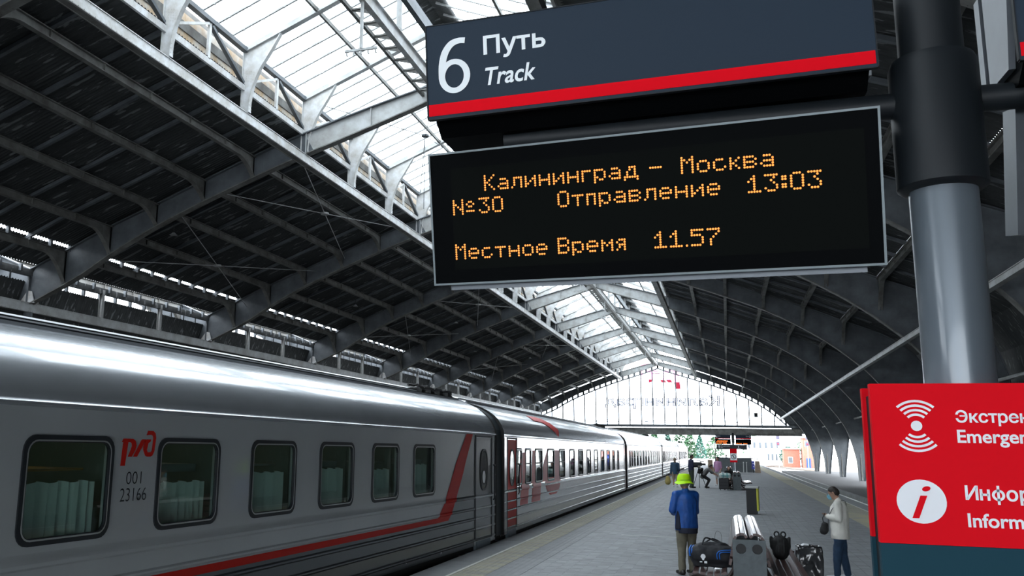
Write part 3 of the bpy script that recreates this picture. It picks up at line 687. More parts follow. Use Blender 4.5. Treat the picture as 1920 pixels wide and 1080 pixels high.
def car_shell(t, L, wins, zb, zt, mat, roofmat=None):
    place('side_wall', side_mesh(wins, L, zb, zt, mat), t)
    m = MB(); m.add([(-3.1,0,.05),(-3.1,-L,.05),(-3.1,-L,2.3),(-3.1,0,2.3)], [(0,1,2,3)]); m.add([(0,0,.05),(-3.1,0,.05),(-3.1,0,2.3),(0,0,2.3)], [(0,1,2,3)]); m.add([(0,-L,.05),(-3.1,-L,.05),(-3.1,-L,2.3),(0,-L,2.3)], [(3,2,1,0)])
    m.build('back_wall', mat, t)
    P = ROOFP+[(-3.1-x, z) for x, z in ROOFP[::-1][1:]]
    i0 = max(i for i, (x, z) in enumerate(ROOFP) if x > -.88); Pa = ROOFP[:i0+1]; Pt = P[i0:len(P)-i0]
    m = MB(); m.strip([(x,0,z) for x, z in Pa], [(x,-L,z) for x, z in Pa]); m.strip([(-3.1-x,0,z) for x, z in Pa], [(-3.1-x,-L,z) for x, z in Pa])
    mt = MB(); mt.strip([(x,0,z) for x, z in Pt], [(x,-L,z) for x, z in Pt]); mt.build('roof_top', M('roof_top_glare', (.82,.84,.86), .36, .75), t, smooth=25)  # paler top: the skylight's reflection is painted into its colour
    mt = MB()
    for x, z in ((-.885,3.08),(-1.075,3.145)):
        for q in (x, -3.1-x): mt.box(q-.012, q+.012, -L, 0, z-.01, z+.012)
    mt.build('roof_seams', m_rub, t)
    for y in (0, -L): m.add([(x,y,z) for x, z in P], [tuple(range(len(P)))])
    m.build('roof', roofmat or m_croof, t, smooth=25)
    m = MB(); m.box(-3.05,-.05,-L,0,-.05,.06); m.box(-2.6,-.5,-L+1,-1,-.55,-.05); m.box(-2.9,-.2,-L+7,-L+11,-.75,-.05); m.box(-2.9,-.25,-L+13,-L+15.5,-.65,-.05)
    for c in (-3.2, -L+3.2):
        for d in (-1.2, 1.2):
            m.tube([(-.55,c+d,-.52),(-.68,c+d,-.52)], .46, 16); m.tube([(-2.4,c+d,-.52),(-2.55,c+d,-.52)], .46, 16)
        m.box(-.75,-.3,c-1.6,c+1.6,-.6,-.35)
    m.build('underframe', m_und, t)
    m = MB(); m.box(-3.0,-.06,-L+.02,-.02,.9,.95); m.box(-1.6,-1.55,-L+.05,-.05,.1,2.35); m.build('interior_partition', m_int, t)
    m = MB(); hp = [(-.03,.1),(-.03,2.2)]+smooth_line([(-.05,2.4),(-.18,2.64),(-.4,2.82),(-.7,2.95),(-1.1,3.03),(-1.55,3.06)], 2); P2 = hp+[(-3.1-x, z) for x, z in hp[::-1][1:]]
    m.prism(P2, lambda u, v, w_: (u, w_, v), .0, .68); m.build('gangway_bellows', M('bellows', (.03,.042,.048), .6), t)
    m = MB()
    for y in (.0, .64): m.ribbon([(x+.03 if x > -1.5 else x-.03, y, z) for x, z in P2], (0,.035,0), .05)
    m.build('bellows_hoop', m_und, t)
def door(t, y0, y1, mat, name='door'):
    m = MB(); m.box(-.02,.006,y0+.04,y1-.04,.2,2.2); d = m.build(name, mat, t)
    m = MB()
    for a, b, c, e in ((y0,y0+.035,.16,2.26),(y1-.035,y1,.16,2.26)): m.box(-.01,.02,a,b,c,e)
    m.box(-.01,.02,y0,y1,2.22,2.26); m.box(-.01,.015,y0,y1,.14,.18); m.build('door_seal', m_rub, d)
    cy0, cz = (y0+y1)/2, 1.55; hw, hh = min(.24, (y1-y0)*.25), .40
    el = lambda r: [(cy0+(hw+r)*math.copysign(abs(math.cos(a))**.75, math.cos(a)), cz+(hh+r)*math.copysign(abs(math.sin(a))**.85, math.sin(a))) for a in [2*math.pi*i/28 for i in range(28)]]
    o, i_ = el(.03), el(-.01); n = 28
    m = MB(); m.add([(.006,y,z) for y, z in o]+[(.02,y,z) for y, z in o]+[(.02,y,z) for y, z in i_]+[(.008,y,z) for y, z in i_], [(k*n+j, k*n+(j+1)%n, (k+1)*n+(j+1)%n, (k+1)*n+j) for k in range(3) for j in range(n)])
    f = m.build('door_window_frame', m_rub, d)
    m = MB(); m.prism(i_, lambda u, v, w_: (w_, u, v), .007, .011); m.build('door_window_glass', M('door_glass', (.02,.025,.025), .05, spec=1., coat=1.), d)
    m = MB(); m.prism([(cy0+.1*math.cos(a), 1.4+.13*math.sin(a)) for a in [2*math.pi*i/16 for i in range(16)]], lambda u, v, w_: (w_, u, v), .011, .013); m.build('door_sticker', m_white, d)
    m = MB(); m.tube([(.03,y1+.04,.9),(.06,y1+.04,.95),(.06,y1+.04,1.6),(.03,y1+.04,1.65)], .015, 6); m.build('grab_rail', m_rub, d)
    m = MB(); m.box(-.3,.01,y0+.1,y1-.1,-.12,.12); m.build('door_step', M('step_blue_grey', (.16,.22,.26), .5), d)
    return d
# near car: it stands slightly out of line with the rest, as the track curves
YAWC = -math.radians(2.06)
car = thing('train_car', 'nearest grey sleeper car numbered 23166 with a red stripe', 'train car', (-4.87, 19.6, 0), YAWC, 'cars of the train')
cen = [-4.47-1.735*i for i in range(11)]
W1 = [(c+.5, c-.5) for c in cen]
car_shell(car, 25.2, W1, ZW0, ZW1, m_cg)
for i, (a, b) in enumerate(W1):
    f = window(car, a, b, ZW0, ZW1)
    if i < 8:
        curtain(car, a, b, ZW0, ZW1, (.62,.55,.60,.58,.5,.56,.5,.5)[i])
        m = MB(); m.box(-.8,-.2,b+.1,a-.1,1.74 if i%2 else 1.70,1.76 if i%2 else 1.78); m.build('berth', m_amb if i in (5,) else m_int, car)
        m = MB(); m.box(-1.5,-.25,a+.3,a+.34,.95,2.3); m.build('compartment_wall', M('compartment_wall', (.12,.17,.15), .6), car)
m_lit = M('lamp_warm_fill', (1,.85,.55), .5, emit=2.2)
for i, (a, b) in enumerate(W1[:9]):
    MB().box(-.95,-.85,b+.1,a-.1,2.2,2.24).build('ceiling_fill_lamp', m_lit, car)  # strips repeated along the car, added to light the curtains
dr = door(car, -1.5, -.28, m_cdk)
# dark lower panels and the red band of the near car
def ribbed(y0, y1, z0, z1, off, mat, name):
    pts = [(x, z) for x, z in PROF if z0 <= z <= z1]; pts = [(lerp([(z, x) for x, z in PROF], z0), z0)]+pts+[(lerp([(z, x) for x, z in PROF], z1), z1)]
    m = MB(); m.strip([(x+off, y1, z) for x, z in pts], [(x+off, y0, z) for x, z in pts]); return m.build(name, mat, car, smooth=25)
ribbed(-25.2, -3.6, .05, .66, .003, m_cdk, 'dark_lower_panel')
ribbed(-2.75, -1.52, .05, 1.1, .003, m_cdk, 'dark_end_panel')
def slant(poly, off, mat, name):
    m = MB(); m.add([(off, y, z) for y, z in poly], [tuple(range(len(poly)))]); return m.build(name, mat, car)
# slanted band: red; everything door-side of it dark (strips follow the ribs)
def band_y(z): return lerp([(.05,-4.2),(.64,-3.95),(.75,-3.72),(.95,-3.42),(1.3,-3.1),(1.7,-2.75),(2.27,-2.1)], z)
def band_w(z): return lerp([(.05,.5),(.64,.75),(1.0,.62),(1.6,.62),(2.27,.42)], z)
ZS = sorted(set([z for _, z in PROF if .05 < z]+[.05,1.3,1.5,1.7,1.9,2.1,2.27]+[.66,.76]))
px_ = lambda z: lerp([(z_, x) for x, z_ in PROF], z) if z < 1.1 else 0
m = MB(); m.strip([(px_(z)+.004, band_y(z)+band_w(z)-.02, z) for z in ZS], [(px_(z)+.004, -1.52, z) for z in ZS]); m.build('dark_end_panel', m_cdk, car, smooth=25)
ZR = [z for z in ZS if z >= .66]
m = MB(); m.strip([(px_(z)+.007, band_y(z), z) for z in ZR], [(px_(z)+.007, band_y(z)+band_w(z), z) for z in ZR]); m.build('red_band', m_red, car, smooth=25)
m = MB(); ZZ = [.655,.70,.74]; m.strip([(px_(z)+.006, -25.2, z) for z in ZZ], [(px_(z)+.006, -3.6, z) for z in ZZ]); m.build('red_stripe', m_red, car)
m = MB(); ZZ = [z for z in ZS if z <= .67]; m.strip([(px_(z)+.0045, -4.2, z) for z in ZZ], [(px_(z)+.0045, -2.7, z) for z in ZZ]); m.build('dark_lower_panel', m_cdk, car, smooth=25)
m_dig = M('number_dark', (.02,.025,.03), .5)
logo(car, m_red, (.004,-12.5,1.78), (0,1,0), (0,0,1), .50, 'railway_logo', .002)
fit_text('001', m_dig, car, (.005,-12.40,1.61), (0,1,0), (0,0,1), 0, 0, .22, .115, bold=-.01)
fit_text('23166', m_dig, car, (.005,-12.47,1.455), (0,1,0), (0,0,1), 0, 0, .38, .12, bold=-.01)
for y, z, wdt in ((-.12,1.62,.12),(-.12,1.5,.1),(-.12,1.42,.13),(-.12,1.36,.1)): fit_text('0123-45', m_white, car, (.03, y-.05, z), (0,1,0), (0,0,1), 0, 0, wdt*.8, .03)
for y, z, s_ in ((-8.2,.14,'ЗИТ'),(-5.3,.12,'L'),(-3.6,.1,'A')): fit_text(s_, m_white, car, (.016, y, z), (0,1,0), (0,0,1), 0, 0, 0, .08)
# roof gear at the car ends
def roof_gear(t, y):
    m = MB()
    for k, (x0, z0) in enumerate(((-.95,3.16),(-1.12,3.22))):
        m.tube([(x0+.05*math.sin(i*1.7+k), y-i*.16, z0+.05*abs(math.sin(i*2.3+k))) for i in range(14)], .028, 5)
    for i in range(4):
        m.box(-1.35,-.95,y-.2-i*.55,y-.02-i*.55,3.1,3.2); m.sphere((-.93,y-.1-i*.5,3.08), .06, 6, 4)
    m.build('roof_cables', m_und, t)
roof_gear(car, -.3)
# second car: stainless side, red door, large faded logo
car2 = thing('train_car', 'second train car with red end door and faded red logo', 'train car', (-4.92, 46.9, 0), 0, 'cars of the train')
base_y = 46.9
Wn = [(22.5,21.9),(23.65,23.0),(25.18,24.25),(27.0,26.02),(28.9,27.95),(30.83,29.9),(32.72,31.75),(34.7,33.75),(36.65,35.7),(38.6,37.65),(40.55,39.6),(42.3,41.6),(44.1,43.5)]
W2 = [(a-base_y, b-base_y) for a, b in Wn]
car_shell(car2, 26.4, W2, 1.14, 1.97, m_cst)
for i, (a, b) in enumerate(W2): window(car2, a, b, 1.14, 1.97, .09, split=True)
curtain(car2, W2[2][0], W2[4][1], 1.14, 1.97, .5)
roof_gear(car2, -.4)
m = MB(); m.box(-.01,.012,-26.4,-26.0,.1,2.26); m.box(-.01,.012,-.55,-.15,.1,2.26); m.build('end_pillar', m_cdk, car2)
car3 = copy_tree(car2); car3['label'] = 'third train car shining white in the daylight, behind the red-door car'; car3.location = (-4.92, 74.0, 0)
car4 = copy_tree(car2); car4['label'] = 'fourth train car from the camera, a narrow washed-out white sliver'; car4.location = (-4.96, 101.1, 0)
car5 = copy_tree(car2); car5['label'] = 'last visible train car, farthest from the camera'; car5.location = (-5.1, 128.2, 0)
door(car2, -26.0, -24.95, m_red)
m = MB()
m.add([(.006,22.15-base_y,1.13),(.006,22.9-base_y,1.13),(.006,22.9-base_y+.15,1.9),(.006,22.55-base_y,1.9)], [(0,1,2,3)])
def deco(pl, off=.006): m.add([(px_(z)+off, y-base_y, z) for y, z in pl], [tuple(range(len(pl)))])
for za, zb_ in zip([.62,.75,.79,.81,.97,1.0,1.04], [.75,.79,.81,.97,1.0,1.04,1.12]):
    for y0, y1, k in ((22.35,23.25,.25),(23.75,24.85,.25)):
        s0, s1 = (za-.62)*k*1.2, (zb_-.62)*k*1.2; deco([(y0+s0,za),(y1+s0,za),(y1+s1,zb_),(y0+s1,zb_)])
    w0, w1 = .9*math.sin(min(1,(za-.55)/.4)*1.5), .9*math.sin(min(1,(zb_-.55)/.4)*1.5); deco([(26.75-1.05*w0-.15,za+.08),(26.75+1.05*w0+.4,za+.08),(26.75+1.05*w1+.4,zb_+.08),(26.75-1.05*w1-.15,zb_+.08)], .007)
deco([(23.65+.05,1.1),(24.2,1.1),(24.25,1.95),(23.9,1.95)]); deco([(25.25,1.1),(25.95,1.1),(25.95,1.95),(25.35,1.55)]); deco([(27.05,1.1),(27.85,1.1),(27.9,1.97),(27.05,1.97)])
deco([(24.25,1.1),(25.2,1.1),(25.2,1.13),(24.25,1.13)]); m.build('faded_logo', m_redl, car2)
m = MB(); RP = [(z, x) for x, z in ROOFP]
def rp_(y, z, o=.012): return (lerp(RP, z)+o, y-base_y, z+o*.6)
arc = [(25.5,2.93,2.78),(26.6,2.93,2.76),(27.4,2.9,2.66),(27.9,2.78,2.5),(28.3,2.6,2.36)]
for (ya, a0, b0), (yb, a1, b1), i in zip(arc, arc[1:], range(9)):
    w0, w1 = (.1 if i < 2 else .45), (.1 if i+1 < 2 else .45); G = 10
    g0 = [rp_(ya-w0*q/G, a0+(b0-a0)*q/G) for q in range(G+1)]; g1 = [rp_(yb-w1*q/G, a1+(b1-a1)*q/G) for q in range(G+1)]
    for u in range(6):
        mix = lambda t: [tuple(Vector(p).lerp(Vector(r), t)) for p, r in zip(g0, g1)]; m.strip(mix(u/6), mix((u+1)/6))
m.build('faded_logo_top', m_redl, car2)
# ================================================================ SIGNS ON THE NEAR POST
m_navy = M('sign_navy', (.024,.038,.058), .6, spec=.15)
m_sred = M('sign_red', (.74,.005,.014), .7, emit=.08, spec=.04)
m_swht = M('sign_white', (.80,.85,.88), .4, emit=.10)
m_alu = M('sign_grey_case', (.20,.22,.245), .35, .3, var=.25, scale=2)
m_grey = M('pole_grey_paint', (.13,.155,.18), .3, .25, coat=.35)
m_coll = M('collar_dark', (.009,.012,.015), .5, spec=.3)
m_face = M('display_black', (.002,.0025,.003), .6, spec=.03)
m_mtx = M('display_matrix', (.006,.007,.0065), .9, spec=.02)
m_led = M('led_amber', (1.,.31,.055), .5, emit=1.15)
m_edge = M('display_rim', (.19,.225,.24), .5, .2)
PX, PY = .745, 3.40
def sign_post(label, x, y, reach=-1):
    t = thing('sign_post', label, 'post', (x, y, 0))
    MB().tube([(0,0,0),(0,0,2.94)], .107, 28).build('pole', m_grey, t, smooth=40)
    MB().tube([(0,0,3.3),(0,0,4.3)], .104, 28).build('upper_pole', m_coll, t, smooth=40)
    MB().tube([(0,0,2.90),(0,0,2.915),(0,0,3.355),(0,0,3.38)], [.122,.142,.142,.132], 28).build('collar', m_coll, t, smooth=40)
    for s in (-1, 1): MB().tube([(s*.12,0,3.225),(s*1.55,0,3.225)], .047, 14).build('arm', m_coll, t, smooth=40)
    MB().tube([(0,0,0),(0,0,.03)], .24, 20).build('base_plate', m_coll, t)
    return t
sign_post('grey steel sign post with black collar and arms, nearest the camera', PX, PY)
class Plane:
    def __init__(s, org, u, v): s.o, s.u = Vector(org), Vector(u).normalized(); v = Vector(v); s.v = (v-s.u*v.dot(s.u)).normalized(); s.n = s.v.cross(s.u).normalized()*1.   # v points down; n faces the viewer
    def p(s, x, y, z=0): return s.o+s.u*x+s.v*y+s.n*z
    def box(s, m, x0, x1, y0, y1, z0, z1):
        q = [s.p(x,y,z) for z in (z0,z1) for x,y in ((x0,y0),(x1,y0),(x1,y1),(x0,y1))]
        return m.add(q, [(0,3,2,1),(4,5,6,7),(0,1,5,4),(1,2,6,5),(2,3,7,6),(3,0,4,7)])
def fit_on(pl, body, mat_, parent, x, y, wd, ht, z=.002, **k):     # (x, y) = left, top of the ink
    return fit_text(body, mat_, parent, pl.p(0, 0, z), pl.u, -pl.v, x, -(y+ht), wd, ht, **k)
def track_sign(label, pl, W, H, num, left=True, detail=True):
    t = thing('track_sign', label, 'sign', pl.p(W/2, H/2, -.15)[:]); inv = Vector(t.location)
    P = Plane(pl.o-inv, pl.u, pl.v); P.n = pl.n
    m = MB(); P.box(m, 0, W, 0, H, -.02, 0); m.build('face_panel', m_navy, t)
    m = MB(); P.box(m, .004, W-.004, .325*H/.383, .372*H/.383, 0, .002); m.build('red_stripe', m_sred, t)
    # case behind: deep at the top, chamfered underneath, second face at the back
    D = .42; m = MB(); prof = [(0,.01),(D,.01),(D,H-.005),(D-.09,H+.05),(.09,H+.05),(.02,H-.005)]
    m.prism(prof, lambda d, y, x: P.p(x, y, -d-.021), .02, W-.02); m.build('case', m_face, t)
    for x0, x1 in ((0,.02),(W-.02,W)):
        m = MB(); m.prism([(.02,0),(D-.1,0),(D-.1,H-.01),(.1,H-.01)] , lambda d, y, x: P.p(x, y, -d-.02), x0-.001, x1+.001); m.build('end_cap', m_alu, t)
        m = MB(); m.prism([(D-.06,0),(D,0),(D,H+.0),(D-.06,H+.0)], lambda d, y, x: P.p(x, y, -d-.02), x0-.002, x1+.002); m.build('end_cap', m_alu, t)
    m = MB(); P.box(m, 0, W, -.004, 0, -.02, .003); P.box(m, 0, W, H, H+.004, -.02, .003); P.box(m, -.004, 0, 0, H, -.02, .003); P.box(m, W, W+.004, 0, H, -.02, .003); m.build('rim', m_coll, t)
    if left:
        # the numeral 6: a ring with a tail curving up to the right
        m = MB(); cx, cy, rx, ry, th = .112, .218, .064, .070, .026
        a_ = [2*math.pi*i/40 for i in range(41)]
        m.strip([P.p(cx+rx*math.cos(a), cy+ry*math.sin(a), .0023) for a in a_], [P.p(cx+(rx-th)*math.cos(a), cy+(ry-th*.85)*math.sin(a), .0023) for a in a_])
        o_ = smooth_line([(.048,.225),(.049,.17),(.062,.115),(.092,.076),(.128,.064),(.160,.066)], 5); i_ = smooth_line([(.074,.218),(.076,.175),(.088,.128),(.108,.098),(.133,.087),(.157,.089)], 5)
        m.strip([P.p(x, y, .0027) for x, y in o_], [P.p(x, y, .0027) for x, y in i_]); m.build('numeral', m_swht, t)
        fit_on(P, 'Путь', m_swht, t, .232, .071, .245, .098, bold=.022)
        fit_on(P, 'Track', m_swht, t, .236, .202, .198, .072, bold=.018, italic=.22)
    else:
        fit_on(P, num, m_swht, t, W-.176, .066, .128, .222)
        fit_on(P, 'Путь', m_swht, t, W-.48, .071, .245, .098)
    return t
TS = Plane((-1.08, 3.174, 3.656), (.9995, .0225, .026), (.004, .061, -.998))
track_sign('navy board numbered 6, word Track in italics, on the near post', TS, 1.617, .383, '6')
TR = Plane((.955, 3.19, 3.66), (.9998, .0, .012), (0, .05, -.998))
track_sign('track board cut off by the top right corner, red stripe end showing', TR, 1.617, .383, '7', left=False)
FONT = {'К':['#...#','#..#.','#.#..','##...','#.#..','#..#.','#...#'],
 'а':['.###.','....#','.####','#...#','.####'],'л':['.####','.#..#','.#..#','.#..#','#...#'],'и':['#...#','#..##','#.#.#','##..#','#...#'],
 'н':['#...#','#...#','#####','#...#','#...#'],'г':['####','#...','#...','#...','#...'],'р':['####.','#...#','#...#','##..#','#.##.','#....'],
 'д':['..###.','..#.#.','.#..#.','.#..#.','######','#....#'],'-':['#####'],'М':['#...#','##.##','#.#.#','#...#','#...#','#...#','#...#'],
 'о':['.###.','#...#','#...#','#...#','.###.'],'с':['.###.','#....','#....','#...#','.###.'],'к':['#..#','#.#.','##..','#.#.','#..#'],
 'в':['####.','#...#','####.','#...#','####.'],'О':['.###.','#...#','#...#','#...#','#...#','#...#','.###.'],'т':['#####','..#..','..#..','..#..','..#..'],
 'п':['####','#..#','#..#','#..#','#..#'],'е':['.###.','#...#','#####','#....','.###.'],'В':['####.','#...#','#...#','####.','#...#','#...#','####.'],
 'м':['#...#','##.##','#.#.#','#...#','#...#'],'я':['.###','#..#','.###','.#.#','#..#'],
 '№':['#...#......','#...#..##..','##..#.#..#.','#.#.#..##..','#..##......','#...#.####.','#...#......'],
 '3':['#####','...#.','..#..','...#.','....#','#...#','.###.'],'0':['.###.','#...#','#...#','#...#','#...#','#...#','.###.'],
 '1':['..#..','.##..','#.#..','..#..','..#..','..#..','#####'],'5':['#####','#....','####.','....#','....#','....#','####.'],
 '7':['#####','....#','...#.','..#..','.#...','.#...','.#...'],'.':['#'],':':['##','##','..','##','##']}
def led_line(t_, mat_, P, s, x, y, ph=.00955, pv=.0093, r=.0042, gap=1):
    for ch in s:
        m = MB()
        if ch == ' ': x += 6*ph; continue
        g = FONT[ch]; n = len(g); off = 7-n
        if ch in 'рд': off = 2
        if ch == '-': off = 3
        if ch == '.': off = 6
        if ch == ':': off = 1
        for i, row in enumerate(g):
            for j, c in enumerate(row):
                if c == '#':
                    b = len(m.v); X, Y_ = x+j*ph, y+(off+i)*pv
                    m.v.append(tuple(P.p(X, Y_, .0025)))
                    for k in range(8): a = math.pi*k/4; m.v.append(tuple(P.p(X+r*math.cos(a), Y_+r*math.sin(a), .0008)))
                    for k in range(8): m.f.append((b, b+1+k, b+1+(k+1)%8)); m.m.append(m.cur)
        x += (len(g[0])+gap)*ph; m.build('led_character', mat_, t_)
def display(label, pl, W, H, lines=None):
    t = thing('departure_display', label, 'display', pl.p(W/2, H/2, -.1)[:]); inv = Vector(t.location)
    P = Plane(pl.o-inv, pl.u, pl.v); P.n = pl.n
    m = MB(); P.box(m, .008, W-.008, .008, H-.008, -.03, 0); m.build('front_glass', m_face, t)
    m = MB(); P.box(m, 0, W, 0, .008, -.035, .004); P.box(m, 0, W, H-.008, H, -.035, .004); P.box(m, 0, .008, .008, H-.008, -.035, .004); P.box(m, W-.008, W, .008, H-.008, -.035, .004); m.build('rim', m_edge, t)
    m = MB(); P.box(m, .096, W-.052, .07, H-.062, 0, .0006); m.build('led_matrix', m_mtx, t)
    m = MB(); P.box(m, .06, W-.06, .02, H+.022, -.19, -.035); m.build('case', m_alu, t)
    m = MB(); P.box(m, .01, W-.01, .05, H-.05, -.30, -.19); m.build('rear_case', m_alu, t)
    if lines:
        for s, x, y in lines: led_line(t, m_led, P, s, x, y)
    return t
DS = Plane((-1.133, 3.388, 3.197), (.996, -.086, -.012), (.004, .196, -.981))
display('amber LED departure board for the Moscow train under the track 6 board', DS, 1.683, .547,
 [('Калининград', .2429, .1115), ('-', .903, .1125), ('Москва', 1.0178, .1145), ('№', .1029, .2015), ('30', .216, .2015), ('Отправление', .5440, .2025), ('13:03', 1.2480, .2050),
  ('Местное', .1043, .3845), ('Время', .5356, .3847), ('11.57', .9080, .385)])
display('grey display casing seen end-on at the right edge, no text visible', Plane((1.01, 3.26, 3.215), (.9962, .087, .0), (0, .196, -.981)), 1.683, .547)
# red information board below
m_bred = M('board_red', (.78,.007,.016), .7, spec=.04); m_teal = M('board_teal', (.012,.052,.075), .6, spec=.1); m_bw = M('board_white', (.82,.84,.88), .5, emit=.03)
ib = thing('information_board', 'red and teal information board with emergency and info symbols, lower right', 'sign', (1.2, 3.4, 1.4))
IX = lambda x: x-1.2
for nm, x0, y0, y1 in (('front_panel', .452, 3.27, 3.31), ('rear_panel', .458, 3.50, 3.54)):
    m = MB(); m.box(IX(x0), IX(2.0), y0-3.4, y1-3.4, 1.725-1.4, 2.23-1.4); p_ = m.build(nm, m_bred, ib)
    m = MB(); m.box(IX(x0), IX(2.0), y0-3.4, y1-3.4, .4-1.4, 1.724-1.4); m.build('lower_panel', m_teal, p_)
m = MB(); m.box(IX(.47), IX(1.98), 3.31-3.4, 3.50-3.4, .42-1.4, 2.2-1.4); m.build('board_core', m_coll, ib)
IP = Plane((IX(.452), 3.27-3.4, 2.23-1.4), (1,0,0), (0,0,-1))
Q = lambda x, z: (x-.452, 2.23-z)
def arcs(m, cx, cz, up):
    for i in range(4):
        r0 = .032+i*.0145; 
        A0 = [math.radians(a) for a in range(48, 133, 7)]; sgn = 1 if up else -1
        m.strip([IP.p(cx+r0*math.cos(a), cz-sgn*r0*math.sin(a), .002) for a in A0], [IP.p(cx+(r0+.0075)*math.cos(a), cz-sgn*(r0+.0075)*math.sin(a), .002) for a in A0])
m = MB(); ex, ez = Q(.581, 2.094); arcs(m, ex, ez, True); arcs(m, ex, ez, False)
m.add([IP.p(ex+.0165*math.cos(a), ez+.0165*math.sin(a), .002) for a in [2*math.pi*i/20 for i in range(20)]], [tuple(range(20))]); m.build('emergency_symbol', m_bw, ib)
ix, iz = Q(.578, 1.857)
m = MB(); m.add([IP.p(ix+.071*math.cos(a), iz+.068*math.sin(a), .002) for a in [2*math.pi*i/36 for i in range(36)]], [tuple(range(36))]); m.build('info_disc', m_bw, ib)
fit_text('i', m_bred, ib, IP.p(ix-.03, iz+.052, .004), (1,0,0), (0,0,1), 0, 0, .058, .100, italic=.28)
for s_, x, z, h in (('Экстренная связь', .694, 2.145, .050),('Emergency call', .694, 2.083, .054),('Информация', .702, 1.912, .058),('Information', .703, 1.826, .043)):
    a, b_ = Q(x, z); fit_on(IP, s_, m_bw, ib, a, b_, 0, h, bold=.022)
# ================================================================ FAR POST WITH ITS BOARDS, BOOTH, PLATFORM FURNITURE
fp = (.55, 93)
t = thing('sign_post', 'distant sign post carrying dark boards above the stairwell wall', 'post', (fp[0], fp[1], 0))
MB().tube([(0,0,0),(0,0,2.94)], .107, 12).build('pole', m_grey, t, smooth=True); MB().tube([(0,0,2.9),(0,0,3.85)], .13, 12).build('collar', m_coll, t, smooth=True)
MB().box(-1.6,1.6,-.05,.05,3.2,3.26).build('arm', m_coll, t)
def far_board(name, label, x0, x1, z0, z1, mat_, y=92.8, th=.3):
    return tag(MB().box(x0, x1, y, y+th, z0, z1).build(name, mat_), label, 'sign')
for x0, lab, n in ((-1.08,'left',True),(.78,'right',False)):
    o = thing('track_sign', 'small distant track board, upper %s of the far post' % lab, 'sign', (x0, 92.8, 3.27)); MB().box(0,1.42,0,.3,0,.38).build('face_panel', m_navy, o)
    MB().box(0,1.42,-.003,0,.02,.07).build('red_stripe', m_sred, o); fit_text('6' if n else '7', m_swht, o, (.06 if n else 1.25,-.004,.12), (1,0,0), (0,0,1), 0, 0, .12, .2)
    fit_text('Путь', m_swht, o, (.22 if n else .95,-.004,.2), (1,0,0), (0,0,1), 0, 0, .25, .1)
    o = thing('departure_display', 'small distant amber LED display, lower %s of the far post' % lab, 'display', (x0, 92.8, 2.75)); MB().box(0,1.42,0,.25,0,.47).build('front_glass', m_face, o)
    m_lf = M('led_far', (1,.22,.04), .5, emit=2.5); P = Plane((0,-.002,.47), (1,0,0), (0,0,-1))
    if n: led_line(o, m_lf, P, 'Калининград', .2, .09, .0145, .014, .008); led_line(o, m_lf, P, 'Отправление', .1, .2, .0145, .014, .008)
    led_line(o, m_lf, P, 'Местное', .08, .33, .012, .013, .0072); led_line(o, m_lf, P, 'Время', .72, .33, .012, .013, .0072)
o = thing('direction_board', 'dark direction board with white pictograms under the far displays', 'sign', (-1.0, 92.85, 2.27)); MB().box(0,2.8,0,.12,0,.46).build('face_panel', M('board_dark', (.03,.035,.045), .5), o)
m = MB(); m.box(.2,.24,-.003,0,.15,.38); m.box(.28,.32,-.003,0,.15,.38); m.box(2.0,2.06,-.003,0,.1,.35); m.box(1.9,2.2,-.003,0,.1,.14); m.build('pictogram', m_swht, o)
fit_text('Выход в город', m_swht, o, (.42,-.003,.26), (1,0,0), (0,0,1), 0, 0, .8, .09); fit_text('Exit', m_swht, o, (.42,-.003,.12), (1,0,0), (0,0,1), 0, 0, 0, .07)
o = thing('information_board', 'red board with a no-pedestrians roundel on the far post', 'sign', (.2, 92.7, 1.05)); MB().box(0,.66,0,.06,0,1.3).build('face_panel', m_bred, o)
MB().box(.03,.63,-.004,0,.2,.85).build('white_panel', m_swht, o)
m = MB(); R_ = [2*math.pi*i/24 for i in range(25)]; m.strip([(.33+.24*math.cos(a),-.006,.52+.24*math.sin(a)) for a in R_], [(.33+.19*math.cos(a),-.006,.52+.19*math.sin(a)) for a in R_]); m.beam((.18,-.006,.68),(.48,-.006,.36), .006, .05, (0,0,1)); m.tube([(.33,-.006,.6),(.35,-.006,.5),(.3,-.006,.4)], .03, 5); m.sphere((.33,-.006,.64), .035, 6, 4); m.build('no_entry_roundel', m_black, o)
# stairwell parapet
m_par = M('stairwell_granite', (.10,.115,.125), .6, var=.2, scale=3)
st = thing('stairwell_parapet', 'dark grey stairwell wall across the far part of the platform', 'wall', (.45, 100, 0))
MB().prism([(-2.3,0),(2.2,0),(2.0,.4),(1.85,1.4),(-1.7,1.45),(-1.8,.6)], lambda u, v, w_: (u, w_, v), 0, .3).build('front_wall', m_par, st)
MB().box(-1.7,-1.45,.3,9,0,1.4).box(1.6,1.85,.3,9,0,1.4).build('side_wall', m_par, st)
MB().box(-1.75,1.9,-.04,.34,1.38,1.46).build('coping', M('coping_dark', (.05,.06,.07), .5), st)
MB().tube([(1.9,.1,1.4),(2.2,.1,1.5),(2.4,.1,1.45),(2.45,.1,.9)], .03, 6).build('hand_rail', m_coll, st)
m = MB()
for x in (-1.65,): m.tube([(x,.5,1.4),(x,.5,3.4)], .03, 6)
m.tube([(1.75,.5,1.4),(1.75,.5,3.0)], .03, 6); m.build('lamp_standard', m_coll, st)
o = thing('traffic_bollards', 'slim pale bollard pair before the stairwell wall', 'bollard', (1.45, 97, 0))
for x in (0,.3): MB().tube([(x,0,0),(x,0,1.0)], .035, 6).sphere((x,0,1.02), .06, 8, 5).build('bollard_post', M('pale_metal', (.4,.42,.42), .4), o)
m_board = M('chipboard_brown', (.30,.22,.16), .7, var=.3, scale=8)
